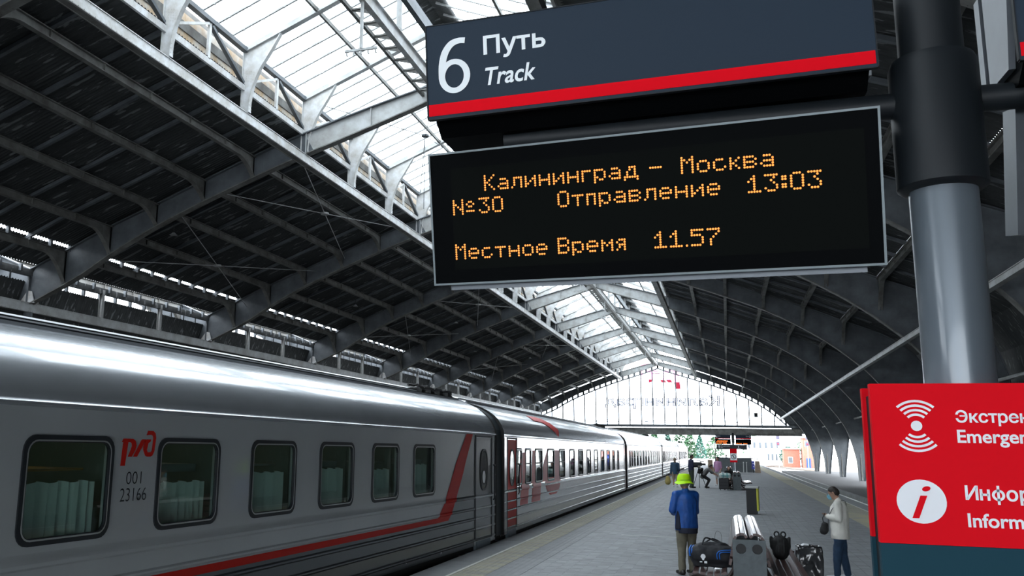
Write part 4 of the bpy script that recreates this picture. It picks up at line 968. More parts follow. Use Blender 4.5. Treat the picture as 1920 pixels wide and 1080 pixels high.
tag(MB().prism([(-.28,0),(.25,0),(.2,1.2),(-.26,1.2)], lambda u, v, w_: (u, w_, v), 0, .3).build('notice_stand', m_board, loc=(-1.72, 99, 0)), 'brown board stand left of the stairwell wall', 'stand')
tag(MB().prism([(-.2,0),(.36,0),(.26,1.15),(-.16,1.15)], lambda u, v, w_: (u, w_, v), 0, .35).build('notice_stand', m_board, loc=(2.78, 99, 0)), 'brown board stand right of the stairwell wall', 'stand')
o = thing('blue_notice', 'narrow blue notice with white spots beside the right brown stand', 'notice', (2.42, 98.8, 0)); MB().box(-.14,.14,0,.05,.35,1.15).build('panel', M('notice_blue', (.05,.06,.35), .5), o)
MB().box(-.03,.03,0,.05,0,.35).build('leg', m_coll, o); MB().sphere((0,-.01,.9),.05,6,4).sphere((.04,-.01,.6),.05,6,4).build('white_spots', m_white, o)
# waste bin
wb = thing('waste_bin', 'black litter bin with yellow side and pale lid, centre of the platform', 'bin', (.715, 32.4, 0), math.radians(-6))
MB().box(-.17,.15,-.2,.2,.02,.84).build('body', m_black, wb)
MB().box(.15,.205,-.2,.2,.12,.84).build('yellow_side', M('bin_yellow', (.62,.60,.06), .5), wb)
MB().box(-.2,.22,-.23,.23,.84,.9).build('lid', M('bin_lid', (.55,.56,.55), .5), wb)
MB().box(-.14,.12,-.16,.16,0,.03).build('foot', m_black, wb)
# benches
m_slat = M('bench_slat_dark_red', (.10,.045,.04), .3, coat=.6, var=.3, scale=6, stretch=(4,.4,4)); m_end = M('bench_end_grey', (.13,.155,.165), .5, var=.2, scale=12, bump=.1, bscale=60); m_iron = M('bench_iron', (.03,.018,.016), .5)
def bench(label, x, y, L, slats=True, group='double-sided platform benches'):
    t = thing('platform_bench', label, 'bench', (x, y, 0), 0, group)
    for yy in (0, L):
        m = MB(); N = 20; hole = [(-.09,.77),(.09,.77)]
        z0, z1, w_ = .0, .88, .205
        # end block with two round holes: side frame, bars and rings round the holes
        yb0, yb1 = yy, yy+.07
        m.box(-w_, w_, yb0, yb1, z0, .70); m.box(-w_, w_, yb0, yb1, .84, z1)
        for cx in (-.1, .1):
            ring = [(.064*math.cos(2*math.pi*i/N), .064*math.sin(2*math.pi*i/N)) for i in range(N)]
            sq = []
            for a in [2*math.pi*i/N for i in range(N)]:
                c, s_ = math.cos(a), math.sin(a); k = 1/max(abs(c)/.105 if c*cx > 0 else abs(c)/.1, abs(s_)/.07); sq.append((c*k, s_*k))
            for qx, qz in ((1,1),(1,-1),(-1,1),(-1,-1)):
                c_ = ((.105 if qx*cx > 0 else .1)*qx, .07*qz); i = min(range(N), key=lambda i: abs(math.atan2(ring[i][1], ring[i][0])-math.atan2(c_[1], c_[0]))); sq[i] = c_
            m.add([(cx+a, yb0, .77+b) for a, b in ring]+[(cx+a, yb0, .77+b) for a, b in sq]+[(cx+a, yb1, .77+b) for a, b in ring], [(i,(i+1)%N,N+(i+1)%N,N+i) for i in range(N)]+[(i,2*N+i,2*N+(i+1)%N,(i+1)%N) for i in range(N)])
        o = m.build('end_block', m_end, t)
        mm = MB()
        for cx in (-.1,.1): mm.tube([(cx,yb0+.03,.77),(cx,yb0+.07,.77)], .062, 16)
        mm.build('hole_liner', m_black, o)
        m = MB()
        for s in (-1, 1):
            m.tube(smooth_line([(s*.08,yy+.1,.86),(s*.2,yy+.1,.5),(s*.32,yy+.1,.36),(s*.5,yy+.1,.36),(s*.68,yy+.1,.4),(s*.76,yy+.1,.38)], 3), .03, 6)
            m.tube(smooth_line([(s*.22,yy+.1,.36),(s*.26,yy+.1,.2),(s*.5,yy+.1,.1),(s*.68,yy+.1,.02)], 3), .035, 6)
        m.build('iron_frame', m_iron, t)
    for s in (-1, 1):
        for (x0, z0), (x1, z1) in (((.022,.90),(.048,.938)),((.055,.945),(.100,.948)),((.107,.945),(.150,.925)),((.155,.915),(.185,.87)),((.19,.85),(.205,.77)),((.207,.74),(.222,.66)),((.225,.63),(.245,.55)),((.29,.45),(.355,.425)),((.375,.42),(.445,.412)),((.465,.41),(.535,.414)),((.555,.418),(.625,.43)),((.645,.435),(.715,.43))):
            a, b_ = Vector((s*x0, 0, z0)), Vector((s*x1, 0, z1)); d = (b_-a).normalized(); n_ = Vector((-d.z,0,d.x))*.016*s
            q = [a-n_, b_-n_, b_+n_, a+n_]; m = MB(); m.add([tuple(v+Vector((0,.08,0))) for v in q]+[tuple(v+Vector((0,L+.02,0))) for v in q], [(3,2,1,0),(4,5,6,7),(0,1,5,4),(1,2,6,5),(2,3,7,6),(3,0,4,7)]); m.build('slat', m_slat, t)
    return t
bench('slatted bench with grey end block nearest the camera, bags on it', .215, 12.75, 3.7)
b2 = bench('slatted bench behind the suitcase, in the middle distance', .42, 52.0, 3.6)
bench('farthest slatted bench, before the stairwell wall', .05, 68, 3.6)
# ================================================================ BLOBS: smooth single-skin bodies, clothes and soft bags
def capsule(m, p, q, r1, r2, flat=1., side=(1,0,0), n=14):
    """tapered limb; flat squeezes it across 'side'"""
    p, q = Vector(p), Vector(q); d = (q-p); L = d.length or 1e-4; d.normalize(); a = Vector(side); a = (a-d*a.dot(d)); a = a.normalized() if a.length > .1 else d.orthogonal().normalized(); u = d.cross(a).normalized()
    rings = [(-r1*math.cos(t), r1*math.sin(t)) for t in (.35,.8,1.2)]+[(0,r1),(L*.25,r1*.75+r2*.25),(L*.5,(r1+r2)/2),(L*.75,r1*.25+r2*.75),(L,r2)]+[(L+r2*math.cos(t), r2*math.sin(t)) for t in (1.2,.8,.35)]
    b = len(m.v)
    for h, r in rings:
        for j in range(n): t = 2*math.pi*j/n; m.v.append(tuple(p+d*h+a*math.cos(t)*r+u*math.sin(t)*r*flat))
    for i in range(len(rings)-1):
        for j in range(n): m.f.append((b+i*n+j, b+i*n+(j+1)%n, b+(i+1)*n+(j+1)%n, b+(i+1)*n+j)); m.m.append(0)
    m.f.append(tuple(b+j for j in range(n))[::-1]); m.f.append(tuple(b+(len(rings)-1)*n+j for j in range(n))); m.m += [0,0]
def blob(m, name, mat_, parent, vox, folds=0., fs=9., cut=None, smooth_it=2):
    # cut = height below which the skin is flattened to a hem
    me = m.mesh(name+'_raw', mat_); o = bpy.data.objects.new('tmp', me); COL.objects.link(o)
    r = o.modifiers.new('r', 'REMESH'); r.mode = 'VOXEL'; r.voxel_size = vox
    s_ = o.modifiers.new('s', 'SMOOTH'); s_.iterations = smooth_it; s_.factor = .6
    bpy.context.view_layer.update()
    out = bpy.data.meshes.new_from_object(o.evaluated_get(bpy.context.evaluated_depsgraph_get())); bpy.data.objects.remove(o)
    out.name = name; out.materials.clear(); out.materials.append(mat_)
    if folds:
        nr = [v.normal.copy() for v in out.vertices]
        for v, n_ in zip(out.vertices, nr):
            c = v.co; k = noise.noise(Vector((c.x*fs, c.y*fs, c.z*fs*.55+3)))+.5*noise.noise(Vector((c.x*fs*2.3, c.y*fs*2.3, c.z*fs*1.6))); v.co = c+n_*folds*k
    if cut is not None:
        for v in out.vertices: v.co.z = max(v.co.z, cut)
    out.polygons.foreach_set('use_smooth', [True]*len(out.polygons)); out.update()
    return place(name, out, parent)
# ================================================================ PEOPLE
m_skin = M('skin', (.42,.24,.17), .55); m_hair = M('hair_dark', (.025,.018,.015), .6, bump=.4, bscale=90); m_shoe = M('shoe_black', (.015,.013,.012), .4)
def hand(m, w_, d, side, s=1., curl=.5):
    """palm and five separate fingers; w_ wrist, d direction, side = thumb side"""
    w_, d, side = Vector(w_), Vector(d).normalized(), Vector(side).normalized(); n_ = d.cross(side).normalized()
    capsule(m, w_+d*.02*s, w_+d*.075*s, .03*s, .034*s, .45, side)
    for i, L in enumerate((.062,.072,.068,.052)):
        b = w_+d*.085*s+side*(.030-.02*i)*s; k = b+d*L*.55*s; e = k+(d*math.cos(curl)+n_*math.sin(curl))*L*.6*s
        capsule(m, b-d*.02*s, k, .0095*s, .009*s); capsule(m, k, e, .009*s, .0075*s)
    b = w_+d*.03*s+side*.028*s; k = b+(d*.6+side*.8)*.04*s; capsule(m, b, k, .012*s, .0105*s); capsule(m, k, k+(d*.9+side*.25)*.032*s, .0105*s, .009*s)
def figure(label, loc, rz, H, J, skin=m_skin, top=None, bottom=None, hairm=m_hair, hair='short', vox=.014, top_hem=.46, sleeve='long', bottom_to='ankle', fat=1., folds=.006, shoe=m_shoe, hem=None, name='person', extra_body=None):
    """J: joints in fractions of H, local frame: +y is where the person faces, x to their right, z up"""
    t = thing(name, label, 'person', loc, rz)
    j = {k: Vector(v)*H for k, v in J.items()}
    hd = (j['head']-j['neck']).normalized(); fc = Vector(J.get('look', (0,1,0))).normalized(); sx = fc.cross(hd).normalized()*1.; up = sx.cross(fc).normalized()
    b = MB(); hr = .058*H
    capsule(b, j['pelvis'], j['chest'], .082*H*fat, .088*H*fat, .68); capsule(b, j['chest'], j['neck']-hd*.03*H, .08*H*fat, .045*H, .7)
    capsule(b, j['shL'], j['shR'], .038*H, .038*H); capsule(b, j['neck']-hd*.03*H, j['head'], .031*H, .033*H)
    hc = j['head']
    capsule(b, hc-up*.012*H+fc*.002*H, hc+up*.022*H-fc*.004*H, .043*H, .047*H, 1.12, sx); capsule(b, hc+fc*.022*H-up*.03*H, hc+fc*.02*H-up*.02*H, .03*H, .035*H)
    capsule(b, hc+fc*.05*H-up*.002*H, hc+fc*.062*H-up*.016*H, .006*H, .009*H)
    for s in (-1, 1): capsule(b, hc+sx*s*.046*H-up*.012*H, hc+sx*s*.048*H+up*.008*H, .009*H, .012*H, .6, sx)
    for S in 'LR':
        capsule(b, j['sh'+S], j['el'+S], .031*H, .024*H); capsule(b, j['el'+S], j['ha'+S], .024*H, .015*H)
        hd_ = Vector(J.get('hd'+S, (j['ha'+S]-j['el'+S])[:])); hand(b, j['ha'+S], hd_, Vector(J.get('th'+S, (-1 if S == 'R' else 1, .6, .2))), H/1.75)
        capsule(b, j['hip'+S], j['kn'+S], .055*H, .034*H); capsule(b, j['kn'+S], j['an'+S], .034*H, .021*H)
        ft = Vector(J.get('ft'+S, (0,1,0))); a = j['an'+S]; capsule(b, a-ft*.02*H-Vector((0,0,.018*H)), a+ft*.09*H-Vector((0,0,.026*H)), .02*H, .016*H)
    blob(b, 'body', skin, t, vox*.8)
    if bottom:
        m = MB(); capsule(m, j['pelvis']-Vector((0,0,.02*H)), j['pelvis']+Vector((0,0,.05*H)), .088*H*fat, .086*H*fat, .75)
        for S in 'LR':
            end = j['an'+S]-Vector((0,0,.005*H)) if bottom_to == 'ankle' else j['kn'+S]
            capsule(m, j['hip'+S], j['kn'+S], .064*H, .045*H); 
            if bottom_to == 'ankle': capsule(m, j['kn'+S], end, .044*H, .036*H)
        blob(m, 'skirt' if bottom_to == 'skirt' else 'trousers', bottom, t, vox, folds, 11)
    if top:
        m = MB(); base = j['pelvis']+Vector((0,0,(top_hem-.53)*H))
        capsule(m, base, j['chest'], .106*H*fat, .1*H*fat, .78); capsule(m, j['chest'], j['neck']-hd*.035*H, .094*H*fat, .05*H, .76); capsule(m, j['shL'], j['shR'], .047*H, .047*H, .9)
        for S in 'LR':
            capsule(m, j['sh'+S], j['el'+S], .044*H, .037*H)
            if sleeve == 'long': capsule(m, j['el'+S], j['ha'+S], .037*H, .026*H)
        capsule(m, j['neck']-hd*.03*H, j['neck']+hd*.005*H, .042*H, .038*H)
        blob(m, 'jacket', top, t, vox, folds, 10, cut=(j['pelvis'].z+(top_hem-.53)*H-.035*H) if abs(J['pelvis'][2]-.53) < .01 else None)
        if hem: m = MB(); m.tube([base+Vector((0,0,z*H)) for z in (-.062,-.058,-.012,-.008)], [.104*H*fat,.111*H*fat,.114*H*fat,.110*H*fat], 24, flat=.82); m.build('jacket_hem', hem, t, smooth=50)
    if hair != 'none':
        m = MB(); capsule(m, hc+up*.004*H-fc*.016*H, hc+up*.028*H-fc*.006*H, .05*H, .05*H, 1.05, sx)
        if hair == 'long': capsule(m, hc-fc*.02*H, hc-fc*.035*H-up*.09*H, .046*H, .032*H)
        if hair == 'bob': capsule(m, hc-fc*.022*H+up*.01*H, hc-fc*.03*H-up*.03*H, .048*H, .04*H)
        o = blob(m, 'hair', hairm, t, vox, .004, 26)
        # cut the cap away from the face
        me = o.data; import bmesh; bm = bmesh.new(); bm.from_mesh(me)
        cp_ = hc+fc*.032*H
        bmesh.ops.delete(bm, geom=[v for v in bm.verts if (v.co-cp_).dot(fc) > 0 and (v.co-hc).dot(up) < .034*H or (v.co-hc).dot(fc) > -.0*H and (v.co-hc).dot(up) < -.004*H], context='VERTS'); bm.to_mesh(me); bm.free()
    for s in (-1, 1):
        MB().sphere(hc+fc*.052*H+sx*s*.017*H+up*.006*H, .0055*H, 8, 6).build('eye', m_white, t)
    MB().sphere(hc+fc*.049*H-up*.032*H, .009*H, 8, 5, (1.4,.5,.4)).build('mouth', M('lips', (.3,.1,.09), .5), t)
    for S in 'LR':
        ft = Vector(J.get('ft'+S, (0,1,0))); a = j['an'+S]; m = MB(); capsule(m, a-ft*.025*H-Vector((0,0,.017*H)), a+ft*.095*H-Vector((0,0,.024*H)), .028*H, .021*H); m.box(a.x-.022*H,a.x+.022*H,a.y-.03*H,a.y+.03*H,a.z-.045*H,a.z-.02*H); blob(m, 'shoe', shoe, t, vox)
    t['_'] = 0; del t['_']
    return t, j, H, fc, sx, up
STAND = dict(pelvis=(0,0,.53), chest=(0,-.005,.72), neck=(0,-.005,.835), head=(0,.012,.925), shL=(-.105,0,.795), shR=(.105,0,.795), elL=(-.135,-.015,.625), elR=(.135,-.015,.625),
             haL=(-.13,.06,.49), haR=(.13,.06,.49), hipL=(-.05,0,.5), hipR=(.05,0,.5), knL=(-.055,.01,.275), knR=(.055,.01,.275), anL=(-.06,-.01,.048), anR=(.06,-.01,.048))
def pose(**k): d = dict(STAND); d.update(k); return d
m_blue = M('jacket_royal_blue', (.012,.10,.42), .55, var=.3, scale=7); m_nvy = M('navy_cloth', (.012,.016,.035), .8); m_khk = M('trousers_khaki', (.17,.155,.115), .85, var=.2, scale=10)
m_neon = M('neon_yellow_felt', (.56,1.0,.0), .6, emit=0)
# man with the neon hat: seen from behind, turned a little to the left
P1, j, H, fc, sx, up = figure('man in royal blue jacket and neon yellow hat, seen from behind', (-.70, 16.0, 0), math.radians(30), 1.62,
    pose(elL=(-.150,.0,.64), haL=(-.08,.12,.60), elR=(.118,.02,.63), haR=(.02,.14,.60), head=(0,.018,.915), anL=(-.075,-.02,.048), anR=(.055,-.0,.048), hdL=(1,.5,0), hdR=(-1,.4,0)),
    top=m_blue, bottom=m_khk, hairm=M('hair_grey', (.25,.23,.2), .7), vox=.013, top_hem=.475, fat=1.14, folds=.011, hem=m_nvy)
hc = j['head']
m = MB(); m.tube([hc+up*z for z in (.02,.06,.12,.145,.15)], [.112,.109,.096,.075,.03], 28, flat=1.08); o = m.build('bucket_hat', m_neon, P1, smooth=50)
ring = [2*math.pi*i/28 for i in range(29)]; m = MB()
m.strip([hc+sx*.110*math.cos(a)+fc*.118*math.sin(a)+up*.034 for a in ring], [hc+sx*(.158)*math.cos(a)+fc*.168*math.sin(a)+up*(-.012+.010*math.sin(3*a)) for a in ring]); m.strip([hc+sx*.158*math.cos(a)+fc*.168*math.sin(a)+up*(-.012+.010*math.sin(3*a)) for a in ring], [hc+sx*.108*math.cos(a)+fc*.116*math.sin(a)+up*.026 for a in ring])
m.build('hat_brim', m_neon, P1, smooth=60)
m = MB(); m.strip([hc+sx*.115*math.cos(a)+fc*.123*math.sin(a)+up*.036 for a in ring], [hc+sx*.113*math.cos(a)+fc*.121*math.sin(a)+up*.058 for a in ring]); m.build('hat_band', M('hat_band', (.4,.8,.02), .6), P1)
# dark side panels under the arms
m = MB(); capsule(m, (-.092*H,-.022*H,.47*H), (-.088*H,-.02*H,.66*H), .042*H, .022*H, .95); blob(m, 'side_panel', m_nvy, P1, .013, .005, cut=.45*H)
# woman with mask, facing left, head bowed
m_crm = M('jacket_cream', (.80,.78,.72), .75, var=.15, scale=8, bump=.1); m_jean = M('jeans_blue', (.020,.055,.115), .8, var=.35, scale=9)
P2, j, H, fc, sx, up = figure('woman in cream jacket, jeans and blue face mask, facing left', (1.69, 16.5, 0), math.radians(82), 1.50,
    pose(head=(0,.04,.908), neck=(0,.0,.832), look=(0,1,-.45), elL=(-.13,-.005,.645), haL=(-.04,.115,.66), elR=(.125,-.01,.64), haR=(.04,.115,.665), hdL=(.8,.5,.3), hdR=(-.8,.5,.3), anL=(-.06,.05,.048), knL=(-.055,.035,.275), anR=(.06,-.05,.048), knR=(.055,-.02,.275)),
    top=m_crm, bottom=m_jean, hair='short', vox=.0125, top_hem=.465, fat=1.18, folds=.010, shoe=m_white)
hc = j['head']; m = MB(); capsule(m, hc+fc*.05*H-up*.028*H, hc+fc*.052*H-up*.008*H, .024*H, .024*H, 1.2, sx); blob(m, 'face_mask', M('mask_blue', (.20,.48,.62), .7), P2, .008)
m = MB()
for s in (-1, 1): m.tube([hc+fc*.062*H+sx*s*.018*H+up*.006*H+(sx*math.cos(a)+up*math.sin(a))*.013*H for a in [2*math.pi*i/10 for i in range(11)]], .0022, 5, cap=False); m.tube([hc+fc*.06*H+sx*s*.03*H+up*.008*H, hc+sx*s*.052*H+up*.008*H], .0022, 5)
m.build('glasses', m_rub, P2)
m = MB(); m.ribbon(smooth_line([(-.02*H,.11*H,.5*H),(-.06*H,.1*H,.66*H),(-.07*H,.02*H,.80*H),(0,-.06*H,.835*H),(.07*H,-.075*H,.76*H),(.1*H,-.03*H,.62*H),(.08*H,.06*H,.52*H)],4), (.012,.003,0), .006); m.build('bag_strap', m_black, P2)
bg_ = thing('shoulder_bag', 'small black shoulder bag held in front of the masked woman', 'bag', (1.45, 16.5, .76)); m = MB(); capsule(m, (0,0,0), (.02,0,.09), .065, .055, .8); blob(m, 'pouch', M('bag_black', (.012,.012,.013), .7), bg_, .012, .008, 14); MB().tube([(0,-.0,.12),(-.01,-.01,.2),(.03,-.0,.28)], .008, 5).build('strap', m_black, bg_)
# cameraman, phone in hand
m_dnavy = M('tshirt_navy', (.018,.022,.055), .8); m_olive = M('trousers_olive_dark', (.035,.05,.035), .85)
figure('cameraman in navy top standing behind the tripod camera', (-1.98, 53.6, 0), math.radians(-68), 1.86, pose(haR=(.06,.17,.64), elR=(.14,.0,.64), haL=(-.06,.17,.66), head=(0,.028,.918), look=(0,1,-.3)), top=m_dnavy, bottom=m_olive, vox=.022, top_hem=.5, folds=.008)
# woman in denim jacket seen from behind with bags
figure('woman in denim jacket and pale skirt holding a yellow bag', (-2.9, 54.2, 0), math.radians(8), 1.64, pose(haL=(-.15,-.0,.45), haR=(.12,.05,.5)), top=M('denim', (.045,.10,.17), .8, var=.3, scale=9), bottom=M('skirt_beige', (.35,.29,.22), .8), bottom_to='skirt', hair='long', hairm=M('hair_blond_dark', (.16,.12,.08), .7), vox=.022, top_hem=.47, shoe=m_white, folds=.01)
tb_ = thing('tote_bag', 'yellow straw bag hanging beside the woman in denim', 'bag', (-3.3, 54.0, .12)); m = MB(); capsule(m, (0,0,.16), (0,0,.38), .17, .12, .6); blob(m, 'pouch', M('bag_straw', (.45,.36,.12), .8, var=.2, scale=20), tb_, .02, .01); MB().tube([(-.08,0,.48),(-.05,0,.66),(.05,0,.66),(.08,0,.48)], .012, 6).build('handle', m_black, tb_)
# bent photographer
figure('crouching photographer in grey top bending towards the suitcase', (-1.18, 54.2, 0), math.radians(-90), 1.72,
    dict(pelvis=(0,-.12,.41), chest=(0,.02,.56), neck=(0,.09,.63), head=(0,.15,.68), look=(0,1,-.2), shL=(-.10,.07,.60), shR=(.10,.07,.60), elL=(-.13,.16,.48), elR=(.12,.2,.50), haL=(-.06,.3,.41), haR=(.06,.34,.43),
         hipL=(-.05,-.12,.39), hipR=(.05,-.12,.39), knL=(-.06,.08,.26), knR=(.06,.08,.26), anL=(-.06,-.03,.048), anR=(.06,-.03,.048)), top=M('tee_grey', (.16,.16,.16), .8), bottom=M('trousers_black', (.02,.02,.022), .8), sleeve='short', vox=.022, top_hem=.5, folds=.008)
bp_ = thing('daypack', 'black daypack on the back of the crouching photographer', 'backpack', (-1.56, 54.2, .88)); m = MB(); capsule(m, (0,0,0), (.12,0,.13), .13, .12, .9, (0,1,0)); blob(m, 'pouch', M('bag_black', (.012,.012,.013), .7), bp_, .02)
# girl in pink
figure('slim woman in pink top standing beside the suitcase', (-.60, 58.2, 0), math.radians(150), 1.72, pose(), top=M('top_pink', (.50,.26,.44), .8), bottom=M('shorts_pale', (.42,.40,.40), .8), bottom_to='knee', sleeve='short', hair='long', vox=.022, top_hem=.5, shoe=m_white)
figure('seated dark figure on the bench behind the teal bag', (.03, 53.6, 0), math.radians(-160), 1.66,
    dict(pelvis=(0,-.06,.30), chest=(0,-.05,.48), neck=(0,-.03,.59), head=(0,.0,.68), shL=(-.10,-.04,.56), shR=(.10,-.04,.56), elL=(-.13,.05,.42), elR=(.13,.05,.42), haL=(-.08,.15,.36), haR=(.08,.15,.36), hipL=(-.05,-.05,.29), hipR=(.05,-.05,.29), knL=(-.06,.2,.28), knR=(.06,.2,.28), anL=(-.06,.2,.048), anR=(.06,.2,.048)), top=M('coat_black', (.018,.018,.02), .8), bottom=M('trousers_black', (.02,.02,.022), .8), hair='bob', vox=.022, folds=.006)
figure('distant passer-by above the stairwell wall, left of the far post', (-.15, 101.5, 0), 0, 1.75, pose(), top=M('coat_black', (.018,.018,.02), .8), bottom=m_nvy, vox=.03)
# ================================================================ LUGGAGE AND EQUIPMENT
m_bagk = M('duffel_black', (.012,.013,.018), .7, var=.3, scale=10); m_bagb = M('duffel_blue_piping', (.01,.14,.55), .5)
db = thing('duffel_bag', 'black duffel bag with blue piping and white crest on the near bench', 'bag', (-.245, 13.45, .445))
m = MB(); capsule(m, (-.2,-.1,.17), (.2,-.1,.17), .15, .15); capsule(m, (-.2,.1,.17), (.2,.1,.17), .15, .15); capsule(m, (-.14,0,.24), (.14,0,.24), .12, .12); m.box(-.29,.29,-.2,.2,.015,.2); blob(m, 'bag_body', m_bagk, db, .014, .012, 9, smooth_it=3)
for yy in (-.252,-.235):
    pass
for dx in (.0,.035):
    m = MB(); m.tube(smooth_line([(.06+dx,-.262,.14),(.06+dx,-.262,.22),(.12+dx,-.255,.262-dx*.6),(.30,-.2,.275-dx)],4), .008, 6); m.build('piping', m_bagb, db, smooth=True)
    m = MB(); m.tube(smooth_line([(-.33+dx,-.19,.16),(-.335+dx,-.17,.25),(-.31+dx,-.05,.30)],4), .012, 6); m.build('piping', m_bagb, db, smooth=True)
cr_ = MB(); cr_.prism([(.036*math.cos(a)*(1 if math.sin(a)>-.3 else .6), .045*math.sin(a)) for a in [2*math.pi*i/18 for i in range(18)]], lambda u, v, w_: (-.14+u, -.262+w_, .16+v), -.012, 0)
cr_.box(-.19,-.155,-.275,-.262,.085,.10); cr_.box(-.125,-.085,-.275,-.262,.075,.105); cr_.build('white_crest', m_bw, db)
m = MB(); m.tube(smooth_line([(-.15,-.12,.33),(-.1,-.05,.42),(.02,0,.38),(.16,-.06,.35)],4), .012, 6); m.tube(smooth_line([(-.12,.1,.33),(0,.06,.40),(.14,.1,.33)],4), .012, 6); m.build('carry_handles', m_bagk, db)
m = MB(); m.tube(smooth_line([(.02,.1,.34),(.05,.1,.5),(.12,.1,.48),(.13,.1,.34)],4), .003, 5); m.build('wire_loop', m_iron, db)
kb = thing('backpack', 'black backpack with looped straps on the right-hand bench seat', 'backpack', (.70, 15.0, .44))
m = MB(); capsule(m, (0,0,.12), (0,0,.27), .15, .14, .7); capsule(m, (-.13,0,.2), (-.15,0,.36), .05, .03); capsule(m, (.13,0,.2), (.15,0,.36), .05, .03); capsule(m, (0,-.08,.1), (0,-.08,.2), .09, .08); blob(m, 'bag_body', M('bag_black', (.012,.012,.013), .7), kb, .014, .012, 12)
for s in (-1, 1): m = MB(); m.tube([(s*.055+.04*math.cos(a), -.02, .42+.045*math.sin(a)) for a in [2*math.pi*i/12 for i in range(13)]], .015, 6, cap=False); m.build('strap', m_black, kb, smooth=True)
for x in (-.04,.05): m = MB(); m.tube(smooth_line([(x,-.13,.34),(x,-.17,.25),(x,-.17,.12)],4), .012, 6); m.build('strap', m_black, kb)
# polythene-wrapped box on the ground right of the bench
m_poly = M('black_polythene', (.02,.021,.024), .18, spec=.9, coat=1., bump=.5, bscale=9)
pbx = thing('wrapped_parcel', 'parcel wrapped in shiny black plastic right of the near bench', 'parcel', (1.19, 16.3, 0), math.radians(8))
m = MB(); m.box(-.21,.21,-.16,.16,.01,.56); blob(m, 'plastic_wrap', m_poly, pbx, .018, .022, 7, smooth_it=1)
MB().tube([(-.14,-.06,.56),(-.1,-.06,.58),(-.02,-.06,.57)], .05, 8, flat=.4).build('white_label', m_white, pbx)
rk_ = thing('rolled_bundle', 'dark brown bundle with a pale pillow under the near bench', 'bundle', (-.25, 13.0, 0)); m = MB(); capsule(m, (-.2,0,.13), (.12,.1,.13), .125, .12); blob(m, 'wrap', M('bundle_brown', (.05,.025,.022), .7), rk_, .018, .02, 9)
m = MB(); capsule(m, (-.08,-.12,.12), (-.02,-.12,.14), .07, .065, .6, (0,1,0)); blob(m, 'pillow', M('pillow_grey', (.38,.38,.35), .8), rk_, .014, .006)
# suitcase with teal bag on it
sc_ = thing('suitcase', 'dark upright suitcase carrying a teal and white bag', 'suitcase', (-.255, 51.5, 0))
m = MB(); m.box(-.26,.26,-.14,.14,.06,.62); blob(m, 'shell', M('suitcase_dark', (.02,.021,.025), .5), sc_, .025); MB().box(-.2,.2,-.15,-.13,.4,.42).box(-.2,.2,-.15,-.13,.25,.27).build('ribs', m_coll, sc_)
MB().tube([(-.2,0,.05),(-.17,0,.05)], .05, 8).tube([(.17,0,.05),(.2,0,.05)], .05, 8).build('wheels', m_black, sc_)
tq = thing('travel_bag', 'white travel bag with teal straps on top of the dark suitcase', 'bag', (-.18, 51.5, .63)); m = MB(); capsule(m, (-.17,0,.16), (.17,0,.16), .15, .15, .8, (0,1,0)); m.box(-.28,.28,-.12,.12,.01,.2); blob(m, 'bag_body', M('bag_pale_teal', (.52,.62,.60), .7), tq, .022, .006)
m = MB(); m.box(-.12,-.08,-.16,-.145,.02,.3); m.box(.08,.12,-.16,-.145,.02,.3); m.box(-.2,.2,-.165,-.15,.12,.15); m.build('straps', M('strap_teal', (.03,.26,.28), .6), tq)
# tripod and video camera
tv = thing('video_camera', 'shoulder video camera on a black tripod beside the cameraman', 'camera', (-1.55, 53.2, 0))
for a in (0, 2.1, 4.2): o = MB().tube([(0,0,1.15),(.42*math.cos(a-.5),.42*math.sin(a-.5),.01)], .022, 6, r2=.016).build('tripod_leg', m_black, tv)
MB().box(-.09,.09,-.07,.07,1.12,1.2).build('tripod_head', m_black, tv)
MB().box(-.28,.16,-.08,.08,1.22,1.42).build('camera_body', m_black, tv); MB().tube([(.14,0,1.32),(.36,0,1.32)], .06, 10).build('lens', m_black, tv); MB().box(-.12,.1,-.015,.015,1.5,1.53).box(-.12,-.1,-.015,.015,1.42,1.53).box(.08,.1,-.015,.015,1.42,1.53).build('top_handle', m_black, tv); MB().tube([(.05,.1,1.45),(.3,.1,1.47)], .022, 6).build('microphone', m_black, tv)
# small lamps under the roof
for i, (x, y, z) in enumerate(((-25.1, 36.3, 11.9), (-25.1, 59.1, 11.9), (-22.5, 76.0, 12.9), (-25.1, 92.0, 12.05), (-22.5, 108.0, 12.9))):
    o = thing('pendant_lamp', ('small bell lamp under the dark roof, left of the bracing plate', 'small bell lamp under the roof above the middle of the train', 'small bell lamp below the LED display, third from the left', 'tiny bell lamp above the second car roof, fourth from the left', 'tiniest bell lamp near the far end of the left roof slope')[i], 'lamp', (x, y, z))
    MB().tube([(0,0,.5),(0,0,.1)], .02, 6).build('stem', m_black, o); MB().tube([(0,0,.12),(0,0,.05),(0,0,0)], [.06,.12,.2], 12).build('shade', M('lamp_shade', (.25,.26,.26), .4), o, smooth=True)
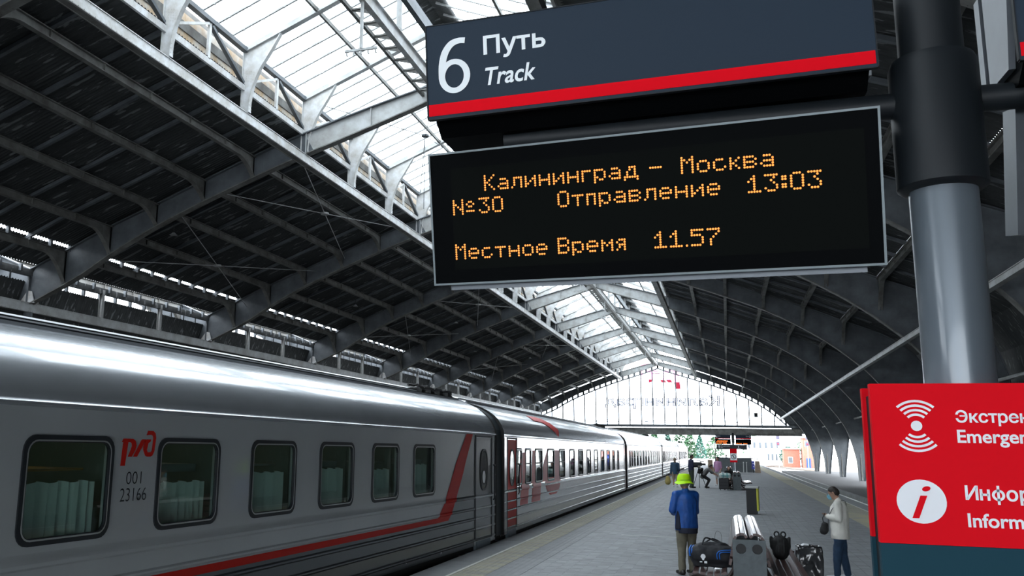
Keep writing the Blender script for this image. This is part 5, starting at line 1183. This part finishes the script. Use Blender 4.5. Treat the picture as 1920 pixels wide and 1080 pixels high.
# ================================================================ OUTSIDE, BEYOND THE GABLE
m_wht = M('render_white', (.68,.68,.66), .8, var=.1, scale=.3); m_brk = M('brick_red', (.46,.17,.12), .85, var=.2, scale=3, bump=.2); m_wd = M('window_dark', (.10,.12,.14), .2)
def building(label, x0, x1, y, z1, mat_, wins, depth=8, roof_col=None, z0=-1.1):
    t = thing('station_building', label, 'building', (x0, y, z0)); W, Hh = x1-x0, z1-z0
    MB().box(0,W,0,depth,0,Hh).build('wall', mat_, t); MB().box(-.3,W+.3,-.3,depth,Hh,Hh+.3).build('roof', roof_col or M('roof_pale', (.4,.42,.42), .7), t)
    for a, b_, c, d in wins:
        f = MB().box(a-.08,b_+.08,-.06,.02,c-.08,d+.08).build('window', m_white, t); MB().box(a,b_,-.08,-.05,c,d).build('pane', m_wd, f)
    return t
building('long white two-storey building behind the far platform end', 4.0, 12.6, 232, 5.6, m_wht, [(.6+i*1.3,1.1+i*1.3,4.2,5.6) for i in range(6)]+[(5+i*.9,5.4+i*.9,1.4,2.9) for i in range(3)])
building('low pink brick shed between the white and the red building', 12.0, 15.4, 221, 2.9, m_brk, [(1.0,1.8,1.0,2.2)], 5)
building('tall red brick block at the right edge of the gable view', 15.8, 18.6, 216, 5.3, m_brk, [(.4,.9,4.6,5.8)], 7)
o = tag(MB().box(0,.9,0,.1,0,2.1).build('blue_door', M('door_blue', (.03,.07,.35), .5), loc=(16.3,215.8,-1.1)), 'blue door at the foot of the tall red brick block', 'door')
building('pale low station wing on the left behind the last train car', -40, -2.6, 240, 2.6, m_wht, [(2+i*3,3.2+i*3,1,2.2) for i in range(11)], 6)
for i, (x, y, lab) in enumerate(((9.4, 190, 'left railway signal with two square heads before the white building'), (14.7, 190, 'right railway signal with two square heads before the red brick block'))):
    o = thing('railway_signal', lab, 'signal', (x, y, -1.1)); MB().tube([(0,0,0),(0,0,6.6)], .07, 6).build('mast', M('signal_mast', (.4,.4,.42), .5), o)
    for z in (6.1, 4.9): MB().box(-.3,.3,-.1,.1,z-.35,z+.35).build('signal_head', M('signal_head', (.10,.09,.14), .5), o)
    MB().sphere((0,-.12,4.9),.16,8,6).build('signal_lamp', M('signal_red', (.6,.03,.05), .4), o)
m_leaf = M('leaves_green', (.075,.19,.085), .7, island=.4); m_leaf2 = M('leaves_blue_green', (.07,.20,.15), .7, island=.4); m_bark = M('bark_pale', (.45,.42,.37), .8, var=.3, scale=3)
def tree(label, x, y, h, r, mat_, conic=False, trunk=.16):
    h *= .70; t = thing('tree', label, 'tree', (x, y, -1.1), 0, 'trees beyond the hall')
    MB().tube([(0,0,0),(.1,0,h*.5),(0,.1,h*.92)], trunk, 7, r2=.04).build('trunk', m_bark, t)
    m = MB(); rn = random.Random(int(x*13+y))
    for i in range(900):
        u = rn.random(); z = h*(.14+.86*u); R_ = r*((1-u)**.8 if conic else math.sin(math.pi*min(1,.12+.86*u))**.7); a = rn.random()*6.283; q = R_*(.35+.65*rn.random()**.5)
        c = Vector((q*math.cos(a), q*math.sin(a), z)); s_ = .16+.2*rn.random(); A_ = Vector((rn.uniform(-1,1),rn.uniform(-1,1),rn.uniform(-.6,.3))).normalized(); B_ = A_.cross(Vector((rn.uniform(-1,1),rn.uniform(-1,1),1))).normalized()
        m.add([c-A_*s_, c+B_*s_*.6, c+A_*s_, c-B_*s_*.6], [(0,1,2,3)])
    o = m.build('foliage', mat_, t); o['kind'] = 'stuff'
for a in (('tall green tree beyond the train, leftmost of the row',-17.5,205,10,2.2,m_leaf,False),('slim birch with pale trunk between green crowns',-14.8,200,10,1.3,m_leaf,False),('dark conifer at the right of the birch',-12.4,206,10.5,2.0,m_leaf2,True),
          ('broad green tree behind the far cameraman',-9.6,203,10,2.1,m_leaf,False),('pale birch left of the far boards',-7.4,199,10,1.2,m_leaf,False),('blue-green conifer left of the far boards',-5.6,205,9.5,1.9,m_leaf2,True),('green tree directly behind the far boards',-2.6,207,9,2.1,m_leaf,False),
          ('round blue-green tree between the white building and the brick block',13.6,232,6.6,2.2,m_leaf2,False),('green tree rising behind the white building',6.5,245,10.5,3,m_leaf,False),('green tree behind the red brick block',18.5,240,10,3,m_leaf,False)): tree(*a)
f = thing('perimeter_fence', 'pale concrete fence below the trees', 'fence', (-40, 198, -1.1))
for i in range(30): MB().box(i*1.5+.03, i*1.5+1.47, 0, .1, 0, 1.7).build('fence_panel', m_wht, f)
bpy.context.view_layer.update()

db.scale = (.92, .92, .92); kb.scale = (.84, .84, .84); pbx.scale = (.9, .9, .95)
